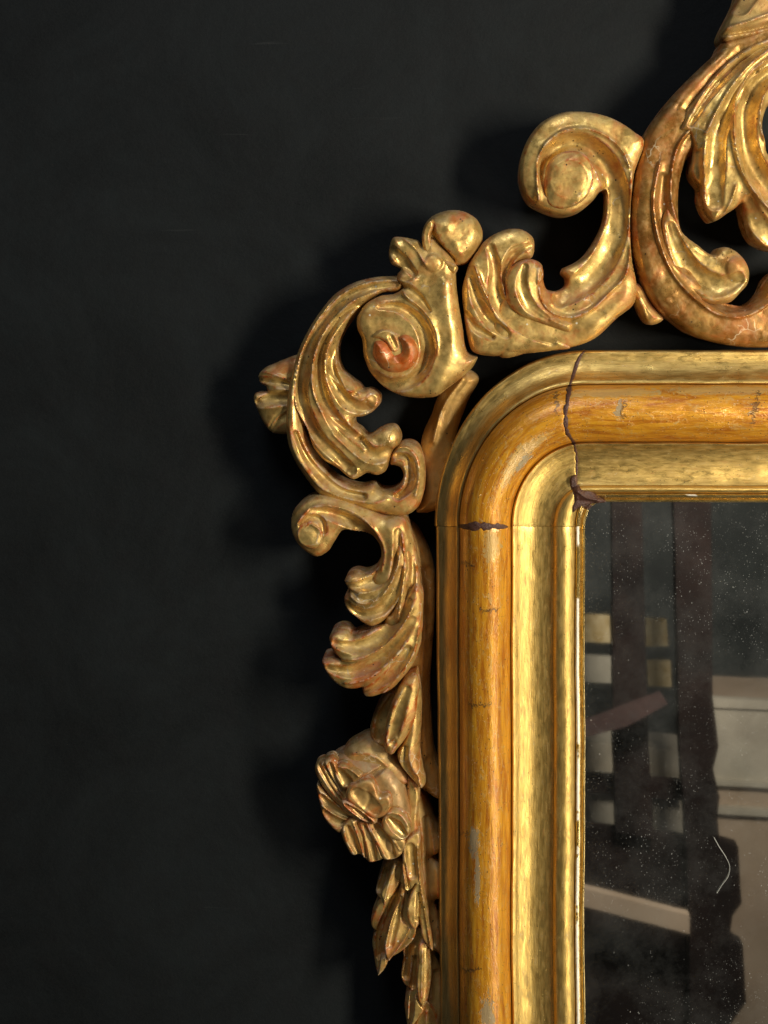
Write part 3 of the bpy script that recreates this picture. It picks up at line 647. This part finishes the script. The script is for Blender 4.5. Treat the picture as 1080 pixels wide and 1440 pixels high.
carve(ts, "leaf_lobe", [(659, 372), (668, 356), (680, 340), (697, 328), (718, 321), (736, 323), (750, 334), (752, 348), (748, 362), (735, 366), (722, 378), (714, 392), (714, 415), (726, 436), (748, 452), (772, 462), (790, 475), (803, 489), (780, 493), (720, 499), (689, 501), (664, 494), (657, 473), (652, 436), (650, 405), (655, 386)],
      17, 13, 10, -30, mat=GOLD[0], soft=2,
      feats=[('c', [(690, 350), (697, 380), (697, 410), (710, 440), (740, 462), (775, 478)], (6, 10, 12, 11, 8), (3, 7, 8, 6, 3)), ('c', [(662, 392), (672, 425), (690, 452), (712, 470)], (4, 8, 9, 6), (3, 7, 7, 3)),
             ('c', [(745, 346), (722, 356), (711, 376), (709, 398)], (4, 8, 7, 4), (3, 8, 8, 4)), ('r', [(668, 375), (680, 408), (694, 434), (716, 462)], 2.4, 6), ('r', [(738, 346), (716, 356), (706, 378), (707, 405), (718, 430), (742, 450)], 2.6, 6),
             ('c', [(656, 440), (672, 462), (692, 474)], (4, 8, 4), 4), ('r', [(653, 432), (672, 456), (692, 468)], 2.4, 4)], noise=1.2)
carve(ts, "leaf_lobe", [(716, 432), (710, 405), (712, 385), (724, 371), (740, 364), (754, 366), (763, 376), (763, 395), (758, 402), (760, 418), (770, 434), (790, 448), (806, 456), (803, 466), (780, 462), (750, 452), (730, 444)],
      30, 9, 7, -10, mat=GOLD[2], soft=1,
      feats=[('s', [(757, 378), (756, 395), (758, 412), (768, 430), (790, 446)][::-1], 6, 4), ('c', [(738, 375), (733, 400), (745, 430), (770, 448)], (5, 9, 9, 4), (2, 4, 5, 2))], noise=1.1)
carve(ts, "leaf_tip", [(890, 395), (900, 400), (915, 425), (928, 440), (934, 449), (928, 454), (911, 456), (904, 448), (895, 428), (884, 405)], 2, 8, 8, -30, mat=GOLD[0], feats=[('r', [(898, 420), (908, 445)], 3, 4)])

cr = group_part("crest_scroll")
carve(cr, "scroll_band", [(1150, 30), (1080, 30), (1040, 48), (1016, 58), (1010, 70), (990, 90), (963, 116), (935, 148), (908, 189), (894, 240), (888, 300), (891, 354), (903, 397), (927, 438), (945, 451), (966, 467), (1003, 481), (1043, 488), (1080, 489), (1110, 484), (1150, 470), (1200, 420), (1180, 380), (1120, 370), (1080, 394), (1072, 412), (1062, 424), (1050, 430), (1030, 428), (1000, 415), (985, 385), (975, 360), (962, 335), (956, 310), (955, 280), (957, 255), (961, 238), (968, 222), (980, 212), (1000, 180), (1040, 110), (1100, 70), (1150, 60)],
      8, 16, 15, -34, mat=BROWN, soft=2,
      feats=[('r', [(973, 180), (955, 200), (944, 230), (941, 260), (943, 290), (952, 315), (968, 338), (985, 350)], 2.4, 7),
             ('s', [(925, 230), (916, 280), (920, 325), (933, 366), (952, 398), (978, 424), (1008, 443), (1040, 446), (1068, 434), (1090, 415)][::-1], 5, 7),
             ('c', [(931, 250), (929, 290), (938, 330), (955, 365), (985, 392)], (6, 9, 12, 12, 10), (3, 5, 7, 7, 4)),
             ('g', [(1040, 75), (1000, 112), (965, 155)], 8, 4), ('c', [(990, 418), (1020, 430), (1050, 430)], (6, 10, 6), 10)], noise=1.4)
carve(cr, "leaf_lobe", [(950, 305), (962, 328), (982, 344), (1005, 357), (1012, 349), (1021, 347), (1035, 352), (1048, 365), (1055, 385), (1052, 400), (1042, 412), (1030, 424), (1008, 428), (985, 423), (962, 402), (945, 375), (933, 340), (930, 310), (938, 290)],
      18, 12, 9, -20, mat=GOLD[1], noise=1.8, soft=1,
      feats=[('c', [(942, 318), (955, 355), (975, 385), (1010, 402), (1035, 392)], (7, 12, 16, 17, 10), (4, 7, 10, 9, 5)), ('dome', (1036, 378), 18, 6), ('s', [(986, 420), (1012, 420), (1036, 408), (1048, 392)], 5, 4), ('r', [(965, 330), (985, 352), (1005, 362)], 2.5, 3)])
carve(cr, "acanthus_leaf", [(1150, 20), (1080, 52), (1045, 70), (1012, 97), (985, 130), (963, 165), (958, 184), (966, 186), (974, 200), (976, 222), (974, 242), (980, 254), (986, 262), (987, 280), (994, 299), (1005, 311), (1014, 307), (1022, 301), (1036, 292), (1043, 286), (1048, 300), (1052, 318), (1064, 340), (1080, 349), (1110, 352), (1150, 330), (1160, 200), (1080, 215), (1076, 196), (1073, 178), (1080, 150), (1150, 120)],
      24, 13, 8, -26, mat=GOLD[1], soft=1,
      feats=[('c', [(1110, 54), (1062, 74), (1022, 104), (990, 142), (970, 176)], (6, 7, 8, 7, 4), (6, 9, 10, 8, 4)), ('r', [(1080, 60), (1036, 86), (1004, 118), (975, 160)], 2.0, 5),
             ('r', [(1120, 52), (1075, 74), (1038, 108), (1010, 148), (990, 190)], 3, 7),
             ('c', [(1060, 102), (1024, 150), (1008, 190), (1004, 230), (1004, 285)], (5, 9, 12, 15, 12), (4, 7, 9, 9, 5)),
             ('r', [(1085, 80), (1052, 106), (1033, 140), (1028, 175), (1032, 215), (1042, 248), (1062, 278), (1090, 306)], 2.6, 9),
             ('c', [(1100, 95), (1066, 118), (1050, 150), (1048, 190), (1060, 235), (1085, 275)], (8, 12, 14, 14, 16, 16), (6, 11, 13, 13, 11, 8)),
             ('r', [(1090, 110), (1072, 135), (1066, 165), (1072, 195), (1085, 212)], 2.6, 7),
             ('c', [(1052, 282), (1062, 310), (1085, 335)], (8, 13, 14), (3, 7, 7)), ('r', [(990, 200), (987, 235), (992, 255)], 2.5, 4), ('r', [(1032, 262), (1025, 285), (1018, 300)], 2.4, 6), ('c', [(982, 215), (981, 240), (986, 262)], (5, 7, 3), 4)], noise=1.3)
carve(cr, "crest_plinth", [(1150, -60), (1050, -40), (1037, 0), (1026, 22), (1018, 38), (1015, 48), (1017, 55), (1040, 54), (1080, 46), (1150, 40)], 20, 13, 8, -30, mat=DULL,
      feats=[('r', [(1018, 42), (1045, 35), (1080, 22), (1150, 10)], 2.5, 6), ('g', [(1018, 49), (1050, 44), (1090, 34), (1150, 24)], 3, 8), ('c', [(1040, 10), (1070, -30)], 14, 5)])

sl = group_part("side_leaf_scroll")
carve(sl, "backing", [(565, 735), (580, 742), (594, 762), (604, 785), (610, 810), (611, 860), (607, 920), (604, 970), (606, 1020), (611, 1070), (618, 1090), (618, 1126), (600, 1116), (575, 1095), (560, 1040), (560, 900), (565, 800)], -24, 10, 12, -70, mat=SHADE,
      feats=[('r', [(590, 790), (598, 860), (594, 960), (600, 1060)], 4, 4), ('g', [(600, 800), (604, 880)], 6, 4)], label="brown backing strip beside the moulding")
carve(sl, "scroll_body", [(408, 740), (413, 717), (430, 702), (450, 695), (480, 700), (513, 714), (540, 724), (570, 730), (576, 745), (582, 765), (588, 793), (591, 827), (592, 873), (588, 913), (560, 900), (540, 880), (545, 850), (528, 830), (522, 812), (527, 802), (535, 787), (534, 770), (522, 755), (503, 749), (481, 747), (470, 762), (460, 777), (445, 784), (430, 777), (415, 762)],
      12, 14, 10, -34, mat=GOLD[0], soft=1,
      feats=[('c', [(440, 716), (468, 722), (496, 734), (518, 752), (530, 775)], (4, 8, 10, 10, 6), (3, 9, 12, 11, 5)), ('r', [(420, 735), (428, 722), (446, 710), (480, 712), (508, 724), (530, 746), (541, 772), (537, 800)], 2.6, 5),
             ('c', [(560, 745), (560, 780), (556, 820), (548, 860)], (5, 7, 9, 8), (2, 5, 6, 5)), ('c', [(578, 765), (580, 800), (577, 840), (570, 880)], (3, 6, 7, 6), (2, 5, 6, 5)), ('r', [(566, 750), (570, 790), (566, 830), (560, 870)], 2.4, 4.5), ('p', [(550, 740), (553, 780), (548, 810)], 10, 4),
             ('c', [(425, 737), (437, 726), (452, 730), (456, 745)], (4, 6, 5), (4, 6, 4))], noise=1.3)
carve(sl, "volute", [(416, 752), (420, 739), (433, 733), (447, 737), (455, 750), (453, 765), (443, 773), (428, 770), (419, 762)], 24, 10, 6, 0, mat=GOLD[2], noise=1.2, cell=1.0, feats=[('r', [(440, 737), (450, 744), (455, 756)], 2, 4), ('dome', (434, 752), 14, -3)])
carve(sl, "leaf_lobe", [(537, 790), (527, 802), (513, 808), (500, 806), (490, 809), (484, 818), (488, 828), (491, 834), (484, 840), (484, 850), (490, 861), (500, 869), (510, 877), (521, 882), (534, 878), (552, 860), (570, 835), (580, 800), (575, 770), (556, 762)],
      20, 11, 8, -26, mat=GOLD[1], soft=1,
      feats=[('c', [(490, 822), (512, 822), (534, 812), (550, 790), (556, 765)], (5, 9, 11, 10, 5), (4, 7, 8, 7, 3)), ('c', [(489, 848), (510, 862), (532, 858), (552, 836), (565, 800)], (5, 8, 9, 9, 6), (3, 6, 7, 6, 3)), ('r', [(490, 834), (512, 846), (534, 838), (552, 814), (562, 780)], 2.6, 5), ('g', [(488, 828), (500, 834)], 3, 4)], noise=1.2)
carve(sl, "leaf_lobe", [(592, 830), (586, 822), (575, 835), (560, 862), (540, 880), (523, 886), (505, 893), (495, 896), (488, 889), (477, 887), (463, 896), (463, 905), (468, 917), (478, 926), (478, 926), (464, 926), (452, 930), (455, 940), (463, 953), (474, 963), (486, 969), (498, 970), (508, 968), (508, 968), (513, 980), (522, 981), (536, 977), (550, 971), (566, 955), (584, 930), (592, 900), (594, 865)],
      26, 12, 8, -24, mat=GOLD[2], soft=1,
      feats=[('c', [(472, 903), (500, 908), (530, 898), (556, 874), (575, 845)], (5, 9, 11, 10, 5), (5, 7, 8, 6, 3)), ('r', [(478, 924), (506, 922), (534, 910), (560, 886), (580, 852)], 2.6, 5.5),
             ('c', [(462, 938), (492, 942), (524, 930), (556, 904), (580, 870)], (5, 9, 11, 10, 6), (4, 7, 8, 7, 3)), ('r', [(486, 958), (515, 952), (545, 930), (570, 900)], 2.2, 4), ('c', [(514, 972), (530, 962), (552, 944), (574, 912)], (4, 6, 8, 7), (3, 6, 6, 4)), ('r', [(540, 972), (560, 950), (582, 916), (590, 880)], 2.6, 5)], noise=1.3)

ld = group_part("leaf_drop")
carve(ld, "leaf", [(547, 970), (536, 985), (527, 1003), (520, 1026), (521, 1040), (540, 1052), (560, 1045), (575, 1000), (578, 960)], 2, 9, 10, -30, mat=GOLD[0], feats=[('c', [(552, 980), (538, 1008), (534, 1035)], (5, 8, 8), 5)])
carve(ld, "leaf", [(480, 1066), (488, 1052), (500, 1044), (520, 1036), (535, 1042), (552, 1058), (570, 1075), (580, 1100), (560, 1110), (500, 1090)], 0, 14, 18, -30, mat=DULL, feats=[('r', [(498, 1056), (520, 1056), (545, 1072)], 4, 4)])
carve(ld, "leaf", [(585, 945), (592, 980), (592, 1020), (590, 1060), (594, 1085), (597, 1107), (593, 1111), (583, 1102), (572, 1090), (562, 1076), (558, 1063), (565, 1045), (572, 1010), (576, 970)], 20, 13, 11, -22, mat=GOLD[1], noise=1.0,
      feats=[('c', [(571, 1050), (570, 1072), (584, 1094)], (4, 7, 5), (4, 6, 4))], tilt=(-0.08, 0, 580, 1030))
carve(ld, "leaf", [(584, 950), (570, 956), (556, 977), (546, 1005), (541, 1030), (539, 1046), (543, 1060), (550, 1063), (560, 1053), (572, 1038), (584, 1014), (588, 985)], 30, 9, 8, -5, mat=GOLD[2],
      feats=[('c', [(574, 968), (562, 1000), (552, 1040)], (5, 9, 8), (3, 5, 4)), ('r', [(545, 1046), (558, 1036), (552, 1056)], 2, 4)])
carve(ld, "stem", [(576, 1090), (588, 1105), (588, 1150), (591, 1200), (597, 1250), (598, 1300), (586, 1300), (580, 1240), (570, 1215), (562, 1200), (572, 1150)], 6, 11, 9, -34, mat=GOLD[1])
carve(ld, "back_leaf", [(582, 1112), (592, 1118), (602, 1140), (611, 1166), (622, 1195), (607, 1208), (607, 1208), (622, 1226), (624, 1262), (612, 1270), (615, 1290), (622, 1320), (624, 1352), (612, 1340), (620, 1370), (624, 1440), (626, 1560), (590, 1560), (590, 1440), (592, 1380), (586, 1300), (580, 1200)], -12, 10, 12, -70, mat=DULL,
      feats=[('c', [(598, 1150), (606, 1230), (606, 1320)], (5, 9, 9), 4), ('r', [(594, 1150), (598, 1230), (604, 1310), (606, 1400)], 3, 3), ('c', [(610, 1370), (608, 1430)], 9, 4)])
def frond(pts, h, feats, rise=6, R=5, back=-30, mat=None, **k): carve(ld, "leaf", pts, h, rise, R, back, mat=mat or GOLD[1], feats=feats, noise=0.8, cell=0.9, dome=0.0, **k)
frond([(548, 1206), (543, 1213), (537, 1224), (533, 1236), (529, 1250), (528, 1257), (534, 1265), (534, 1265), (526, 1282), (521, 1298), (522, 1306), (528, 1311), (528, 1311), (523, 1327), (525, 1345), (528, 1362), (531, 1373), (531, 1373), (540, 1360), (546, 1350), (566, 1334), (584, 1312), (586, 1270), (584, 1225), (565, 1203)], 2,
      [('c', [(542, 1222), (533, 1250)], (3, 6), 4), ('r', [(554, 1262), (540, 1296), (533, 1330), (531, 1366)], 2, 4), ('c', [(560, 1240), (548, 1282), (536, 1312), (533, 1345)], (4, 9, 8, 4), 6)], tilt=(0.28, 0, 545, 1290), mat=GOLD[0])
frond([(556, 1207), (550, 1220), (543, 1240), (536, 1256), (538, 1264), (540, 1273), (540, 1273), (550, 1262), (560, 1248), (567, 1228), (566, 1208)], 12, [('r', [(556, 1216), (546, 1244), (540, 1270)], 1.8, 3)], back=-10, tilt=(-0.3, 0, 552, 1240))
frond([(566, 1246), (570, 1254), (568, 1272), (566, 1292), (579, 1305), (579, 1305), (572, 1320), (564, 1333), (554, 1342), (546, 1350), (546, 1350), (542, 1338), (541, 1326), (546, 1304), (552, 1286), (560, 1268)], 16,
      [('r', [(578, 1305), (562, 1328), (547, 1347)], 1.8, 5), ('c', [(563, 1262), (556, 1295), (549, 1326)], (3, 6, 5), 3)], back=-10, tilt=(-0.35, 0, 560, 1300))
frond([(531, 1373), (531, 1373), (533, 1358), (537, 1345), (543, 1344), (545, 1352), (540, 1364)], 14, [], back=-10)
frond([(566, 1206), (570, 1180), (588, 1170), (590, 1207), (594, 1240), (598, 1268), (603, 1300), (608, 1328), (609, 1341), (609, 1341), (600, 1330), (594, 1320), (591, 1300), (589, 1290), (589, 1290), (588, 1302), (584, 1307), (577, 1300), (573, 1288), (573, 1272), (577, 1258), (584, 1242), (584, 1242), (576, 1250), (572, 1251), (568, 1236), (566, 1218)], 22,
      [('g', [(589, 1256), (588, 1292)], 2.5, 4), ('r', [(588, 1190), (592, 1240), (599, 1285), (606, 1330)], 2.0, 6), ('c', [(577, 1190), (580, 1228)], 7, 3), ('g', [(568, 1214), (574, 1246)], 2.6, 5), ('s', [(588, 1240), (577, 1256), (573, 1276)], 5, 4)], back=-12, tilt=(-0.22, 0, 588, 1250))
frond([(580, 1300), (570, 1320), (566, 1334), (568, 1351), (565, 1366), (564, 1376), (568, 1385), (577, 1390), (577, 1390), (572, 1400), (569, 1412), (570, 1428), (573, 1446), (573, 1446), (584, 1430), (597, 1414), (606, 1380), (605, 1335), (598, 1306)], 0,
      [('r', [(584, 1330), (578, 1370), (574, 1430)], 2, 4), ('c', [(574, 1330), (571, 1372)], (5, 6), 4), ('c', [(583, 1345), (580, 1385)], (4, 5), 4)], tilt=(0.22, 0, 580, 1370), mat=GOLD[0])
frond([(592, 1324), (599, 1322), (602, 1345), (602, 1376), (600, 1404), (596, 1417), (596, 1417), (589, 1408), (586, 1390), (588, 1352)], 14, [('r', [(594, 1335), (593, 1400)], 2, 3)], back=-10, tilt=(-0.3, 0, 594, 1360))
frond([(585, 1400), (592, 1412), (597, 1418), (590, 1430), (580, 1444), (574, 1452), (580, 1430)], 8, [], back=-10)
frond([(600, 1405), (612, 1420), (618, 1470), (622, 1560), (600, 1560), (578, 1500), (580, 1450), (590, 1425)], -4, [('r', [(600, 1420), (598, 1480)], 3, 4)], mat=GOLD[0])

rz = group_part("rosette", "carved flower with red worn petals")
carve(rz, "calyx", [(466, 1072), (478, 1064), (510, 1064), (545, 1070), (563, 1088), (576, 1118), (582, 1148), (580, 1170), (574, 1190), (560, 1206), (530, 1204), (490, 1160), (470, 1120), (458, 1090)], 0, 29, 26, -30, mat=CALYX, noise=2.0,
      feats=[('c', [(541, 1076), (524, 1086), (506, 1097), (488, 1110)], (3, 5, 6, 5), 7), ('s', [(540, 1078), (520, 1090), (496, 1106)], 7, 4)])
def petal(pts, h, feats, rise=7, R=6.0, **k):
    feats = [(f[0], f[1], f[2]*1.25 if isinstance(f[2], (int, float)) else tuple(1.2*q for q in f[2]), f[3]*0.55 if isinstance(f[3], (int, float)) else f[3])+tuple(f[4:]) for f in feats]
    carve(rz, "petal", pts, h, rise, R, 0, mat=PETAL, feats=feats, noise=1.0, cell=0.9, **k)
# thin fanned petals seen edge on at the left
petal([(442, 1082), (446, 1072), (456, 1069), (464, 1082), (476, 1104), (490, 1124), (504, 1142), (494, 1146), (476, 1132), (458, 1114), (447, 1098)], 20, [('r', [(446, 1080), (462, 1106), (490, 1134)], 1.6, 4), ('r', [(453, 1074), (468, 1104), (494, 1134)], 1.4, 4), ('g', [(449, 1076), (466, 1106), (492, 1136)], 1.8, 4)], tilt=(0.15, 0, 470, 1110))
petal([(456, 1070), (466, 1066), (474, 1072), (476, 1084), (484, 1104), (494, 1120), (506, 1138), (498, 1142), (484, 1124), (472, 1104), (462, 1086)], 26, [('c', [(464, 1074), (474, 1096), (494, 1128)], (3, 5, 3), 5), ('r', [(471, 1076), (480, 1100), (498, 1128)], 1.5, 4)])
petal([(446, 1104), (458, 1114), (474, 1128), (498, 1144), (499, 1156), (490, 1164), (478, 1172), (466, 1164), (456, 1153), (449, 1132)], 16, [('c', [(453, 1120), (470, 1136), (492, 1148)], (4, 6, 4), 5), ('r', [(450, 1112), (470, 1128), (494, 1146)], 1.8, 4), ('c', [(458, 1142), (472, 1152), (490, 1156)], (4, 6, 4), 5), ('r', [(453, 1132), (470, 1144), (492, 1152)], 1.6, 5), ('r', [(468, 1164), (482, 1162), (494, 1156)], 1.6, 3)], tilt=(0.12, 0, 475, 1140))
# lower fluted petals
petal([(480, 1166), (484, 1156), (494, 1148), (506, 1152), (516, 1164), (522, 1182), (522, 1200), (518, 1213), (507, 1204), (495, 1204), (486, 1190)], 20, [('c', [(489, 1162), (496, 1182), (503, 1200)], (4, 6, 4), 6), ('r', [(497, 1154), (506, 1180), (512, 1206)], 1.8, 5), ('c', [(504, 1156), (513, 1180), (516, 1204)], (3, 5, 3), 5)], tilt=(0, -0.12, 500, 1180))
petal([(504, 1154), (514, 1150), (524, 1162), (534, 1184), (543, 1206), (532, 1212), (518, 1214), (514, 1192), (510, 1172)], 23, [('c', [(512, 1160), (521, 1184), (526, 1208)], (3, 5, 4), 5), ('r', [(517, 1156), (528, 1182), (536, 1206)], 1.6, 4)], tilt=(0, -0.1, 520, 1180))
petal([(516, 1152), (532, 1150), (546, 1160), (560, 1172), (572, 1184), (568, 1198), (556, 1208), (540, 1209), (530, 1192), (520, 1172)], 26, [('c', [(526, 1160), (542, 1182), (550, 1202)], (5, 8, 6), 6), ('r', [(534, 1156), (552, 1178), (562, 1194)], 1.8, 5), ('g', [(556, 1186), (564, 1196)], 3, 4)])
petal([(538, 1150), (546, 1138), (560, 1138), (572, 1150), (578, 1166), (573, 1178), (560, 1183), (546, 1176), (537, 1164)], 36, [('c', [(548, 1152), (560, 1164), (567, 1172)], (4, 7, 5), 8), ('r', [(545, 1142), (563, 1145), (574, 1160)], 2, 4)], tilt=(-0.08, 0.05, 558, 1160))
# upper folded petals
petal([(470, 1086), (474, 1076), (486, 1073), (498, 1080), (510, 1088), (504, 1098), (494, 1106), (484, 1112), (476, 1104)], 29, [('c', [(477, 1084), (488, 1098)], (5, 7), 6), ('r', [(477, 1078), (492, 1080), (505, 1090)], 1.8, 5)], tilt=(0.1, 0, 488, 1090))
petal([(486, 1116), (490, 1106), (502, 1100), (512, 1096), (524, 1098), (530, 1108), (534, 1118), (546, 1117), (552, 1128), (548, 1140), (536, 1150), (524, 1152), (510, 1142), (496, 1132), (488, 1126)], 39, [('c', [(502, 1114), (512, 1122), (528, 1136)], (7, 10, 8), 4), ('g', [(516, 1110), (520, 1124), (514, 1136)], 2.5, 2.5)], label="centre petal with red worn edge")
petal([(480, 1127), (488, 1125), (504, 1133), (518, 1142), (529, 1150), (530, 1157), (524, 1160), (510, 1155), (495, 1145), (484, 1135)], 38, [('c', [(486, 1130), (503, 1142), (518, 1155)], (2, 4, 4), 7), ('r', [(484, 1126), (504, 1136), (526, 1154)], 1.4, 4)])

# ------------------------------------------------------------------ fibre lying on the glass
q = spline([(1004, 1178), (1012, 1192), (1021, 1206), (1026, 1218), (1024, 1232), (1015, 1245), (1008, 1256)], False, 8); V = []; F = []
for i, (x, y) in enumerate(q):
    d = q[min(i+1, len(q)-1)]-q[max(i-1, 0)]; d = d/np.linalg.norm(d); nrm = np.array([-d[1], d[0]]); r_ = 0.62
    for j in range(6):
        a = j*math.pi/3; V.append(P(x+nrm[0]*r_*math.cos(a), y+nrm[1]*r_*math.cos(a), 9.4+r_*math.sin(a)))
for i in range(len(q)-1):
    for j in range(6): F.append((i*6+j, i*6+(j+1) % 6, (i+1)*6+(j+1) % 6, (i+1)*6+j))
F += [tuple(range(6)), tuple(range(len(V)-1, len(V)-7, -1))]
me = bpy.data.meshes.new("fibre"); me.from_pydata(V, [], F); me.shade_smooth(); fb = link("fibre", me, FIBRE, None)
fb["label"] = "short bent pale fibre stuck on the mirror glass"; fb["category"] = "fibre"

# ------------------------------------------------------------------ the room in front of the mirror, seen as a reflection
GH = 8.0
def refl(px, py, dist):
    """where the ray through (px, py) goes after the glass, at dist metres in front of it"""
    k = (DC-GH)*S; sx = (px-CX)/DC; sy = (CY-py)/DC      # slope per metre of depth
    y0 = -GH*S
    return (sx*(k+dist), y0-dist, sy*(k+dist))
def slab(name, pts, dist, thick, mat, parent=None, label=None, cat=None):
    n = len(pts); A = [refl(x, y, dist) for x, y in pts]; B = [(a[0], a[1]-thick, a[2]) for a in A]
    F = [tuple(range(n)), tuple(range(2*n-1, n-1, -1))]+[(i, i+n, (i+1) % n+n, (i+1) % n) for i in range(n)]
    me = bpy.data.meshes.new(name); me.from_pydata(A+B, [], F)
    import bmesh
    bm = bmesh.new(); bm.from_mesh(me); bmesh.ops.recalc_face_normals(bm, faces=bm.faces); bm.to_mesh(me); bm.free()
    o = link(name, me, mat, parent)
    if label: o["label"] = label
    if cat: o["category"] = cat
    return o
# far room wall (dark) and the pale stone chimneypiece before it
slab("room_wall", [(500, 400), (1500, 400), (1500, 1800), (500, 1800)], 4.2, 0.1, DARKROOM)["kind"] = "structure"
ch = empty("stone_chimneypiece", refl(1040, 1440, 3.5)); world_loc[ch.name] = tuple(ch.location)
ch["label"] = "pale stone chimneypiece with moulded shelf reflected in the mirror"; ch["category"] = "chimneypiece"
slab("stone_panel", [(985, 985), (1400, 1000), (1400, 1700), (985, 1700)], 3.5, 0.3, STONE, ch)
slab("stone_frieze", [(985, 996), (1400, 1014), (1400, 1116), (985, 1094)], 3.485, 0.012, STONE2, ch)
slab("shelf_moulding", [(985, 981), (1400, 998), (1400, 1012), (985, 994)], 3.47, 0.03, STONE2, ch)
slab("shelf_moulding", [(985, 1096), (1400, 1118), (1400, 1126), (985, 1103)], 3.47, 0.03, STONE2, ch)
slab("shelf_moulding", [(985, 1134), (1400, 1156), (1400, 1166), (985, 1143)], 3.47, 0.03, STONE2, ch)
# lower left stone seen through the rack
fl = empty("stone_bench", refl(880, 1300, 3.2)); world_loc[fl.name] = tuple(fl.location)
fl["label"] = "pale stone bench behind the dark rack reflected in the mirror"; fl["category"] = "bench"
slab("stone_front", [(700, 1030), (962, 1055), (962, 1190), (700, 1160)], 3.2, 0.15, STONE2, fl)
slab("stone_edge", [(700, 1085), (962, 1110), (962, 1116), (700, 1091)], 3.12, 0.06, OCHRE, fl)
slab("wooden_plank", [(740, 1229), (970, 1287), (970, 1313), (740, 1255)], 2.58, 0.03, STONE, None, "pale plank lying across the front of the dark rack reflected in the mirror", "plank")
# small framed cards in a stack on the wall
cards = [([(780, 862), (857, 866), (858, 904), (780, 902)], OCHRE, "ochre card with pale marks left of the top pair reflected in the mirror"),
         ([(908, 870), (937, 871), (940, 909), (909, 909)], OCHRE, "ochre card right of the top pair reflected in the mirror"),
         ([(780, 920), (860, 924), (861, 961), (780, 957)], STONE2, "blank grey card left of the lower pair reflected in the mirror"),
         ([(911, 930), (943, 930), (945, 966), (912, 965)], OCHRE, "ochre card right of the lower pair reflected in the mirror")]
for pts, mt, lb in cards:
    slab("wall_card", pts, 3.3, 0.02, mt, None, lb, "card")["group"] = "cards reflected in the mirror"
# dark wooden rack
rk = empty("wooden_rack", refl(960, 1500, 2.6)); world_loc[rk.name] = tuple(rk.location)
rk["label"] = "dark wooden rack with turned post reflected in the mirror"; rk["category"] = "rack"
def notch(x, y, k): return (x, y)
slab("post", [(948, 700), (1000, 700), (1002, 980), (1010, 1050), (1003, 1082), (1012, 1120), (1008, 1150), (1012, 1184), (1038, 1192), (1043, 1270), (1030, 1288), (1026, 1320), (1045, 1330), (1049, 1410), (1028, 1440), (1030, 1700), (972, 1700), (970, 1300), (964, 1150), (956, 1050)], 2.6, 0.05, WOOD, rk)
slab("post", [(861, 700), (902, 700), (912, 1040), (920, 1180), (866, 1170), (862, 1040)], 2.66, 0.05, WOOD, rk)
slab("rail", [(700, 1146), (965, 1180), (975, 1288), (700, 1222)], 2.7, 0.04, WOOD, rk)
slab("rail", [(700, 1248), (990, 1318), (1000, 1700), (700, 1700)], 2.7, 0.04, WOOD, rk)
slab("rail", [(700, 1084), (865, 1092), (960, 1100), (960, 1126), (865, 1116), (700, 1108)], 2.72, 0.03, WOOD, rk)
slab("brace", [(810, 1040), (815, 1020), (930, 976), (940, 990), (880, 1022)], 2.55, 0.03, REDWOOD, rk)
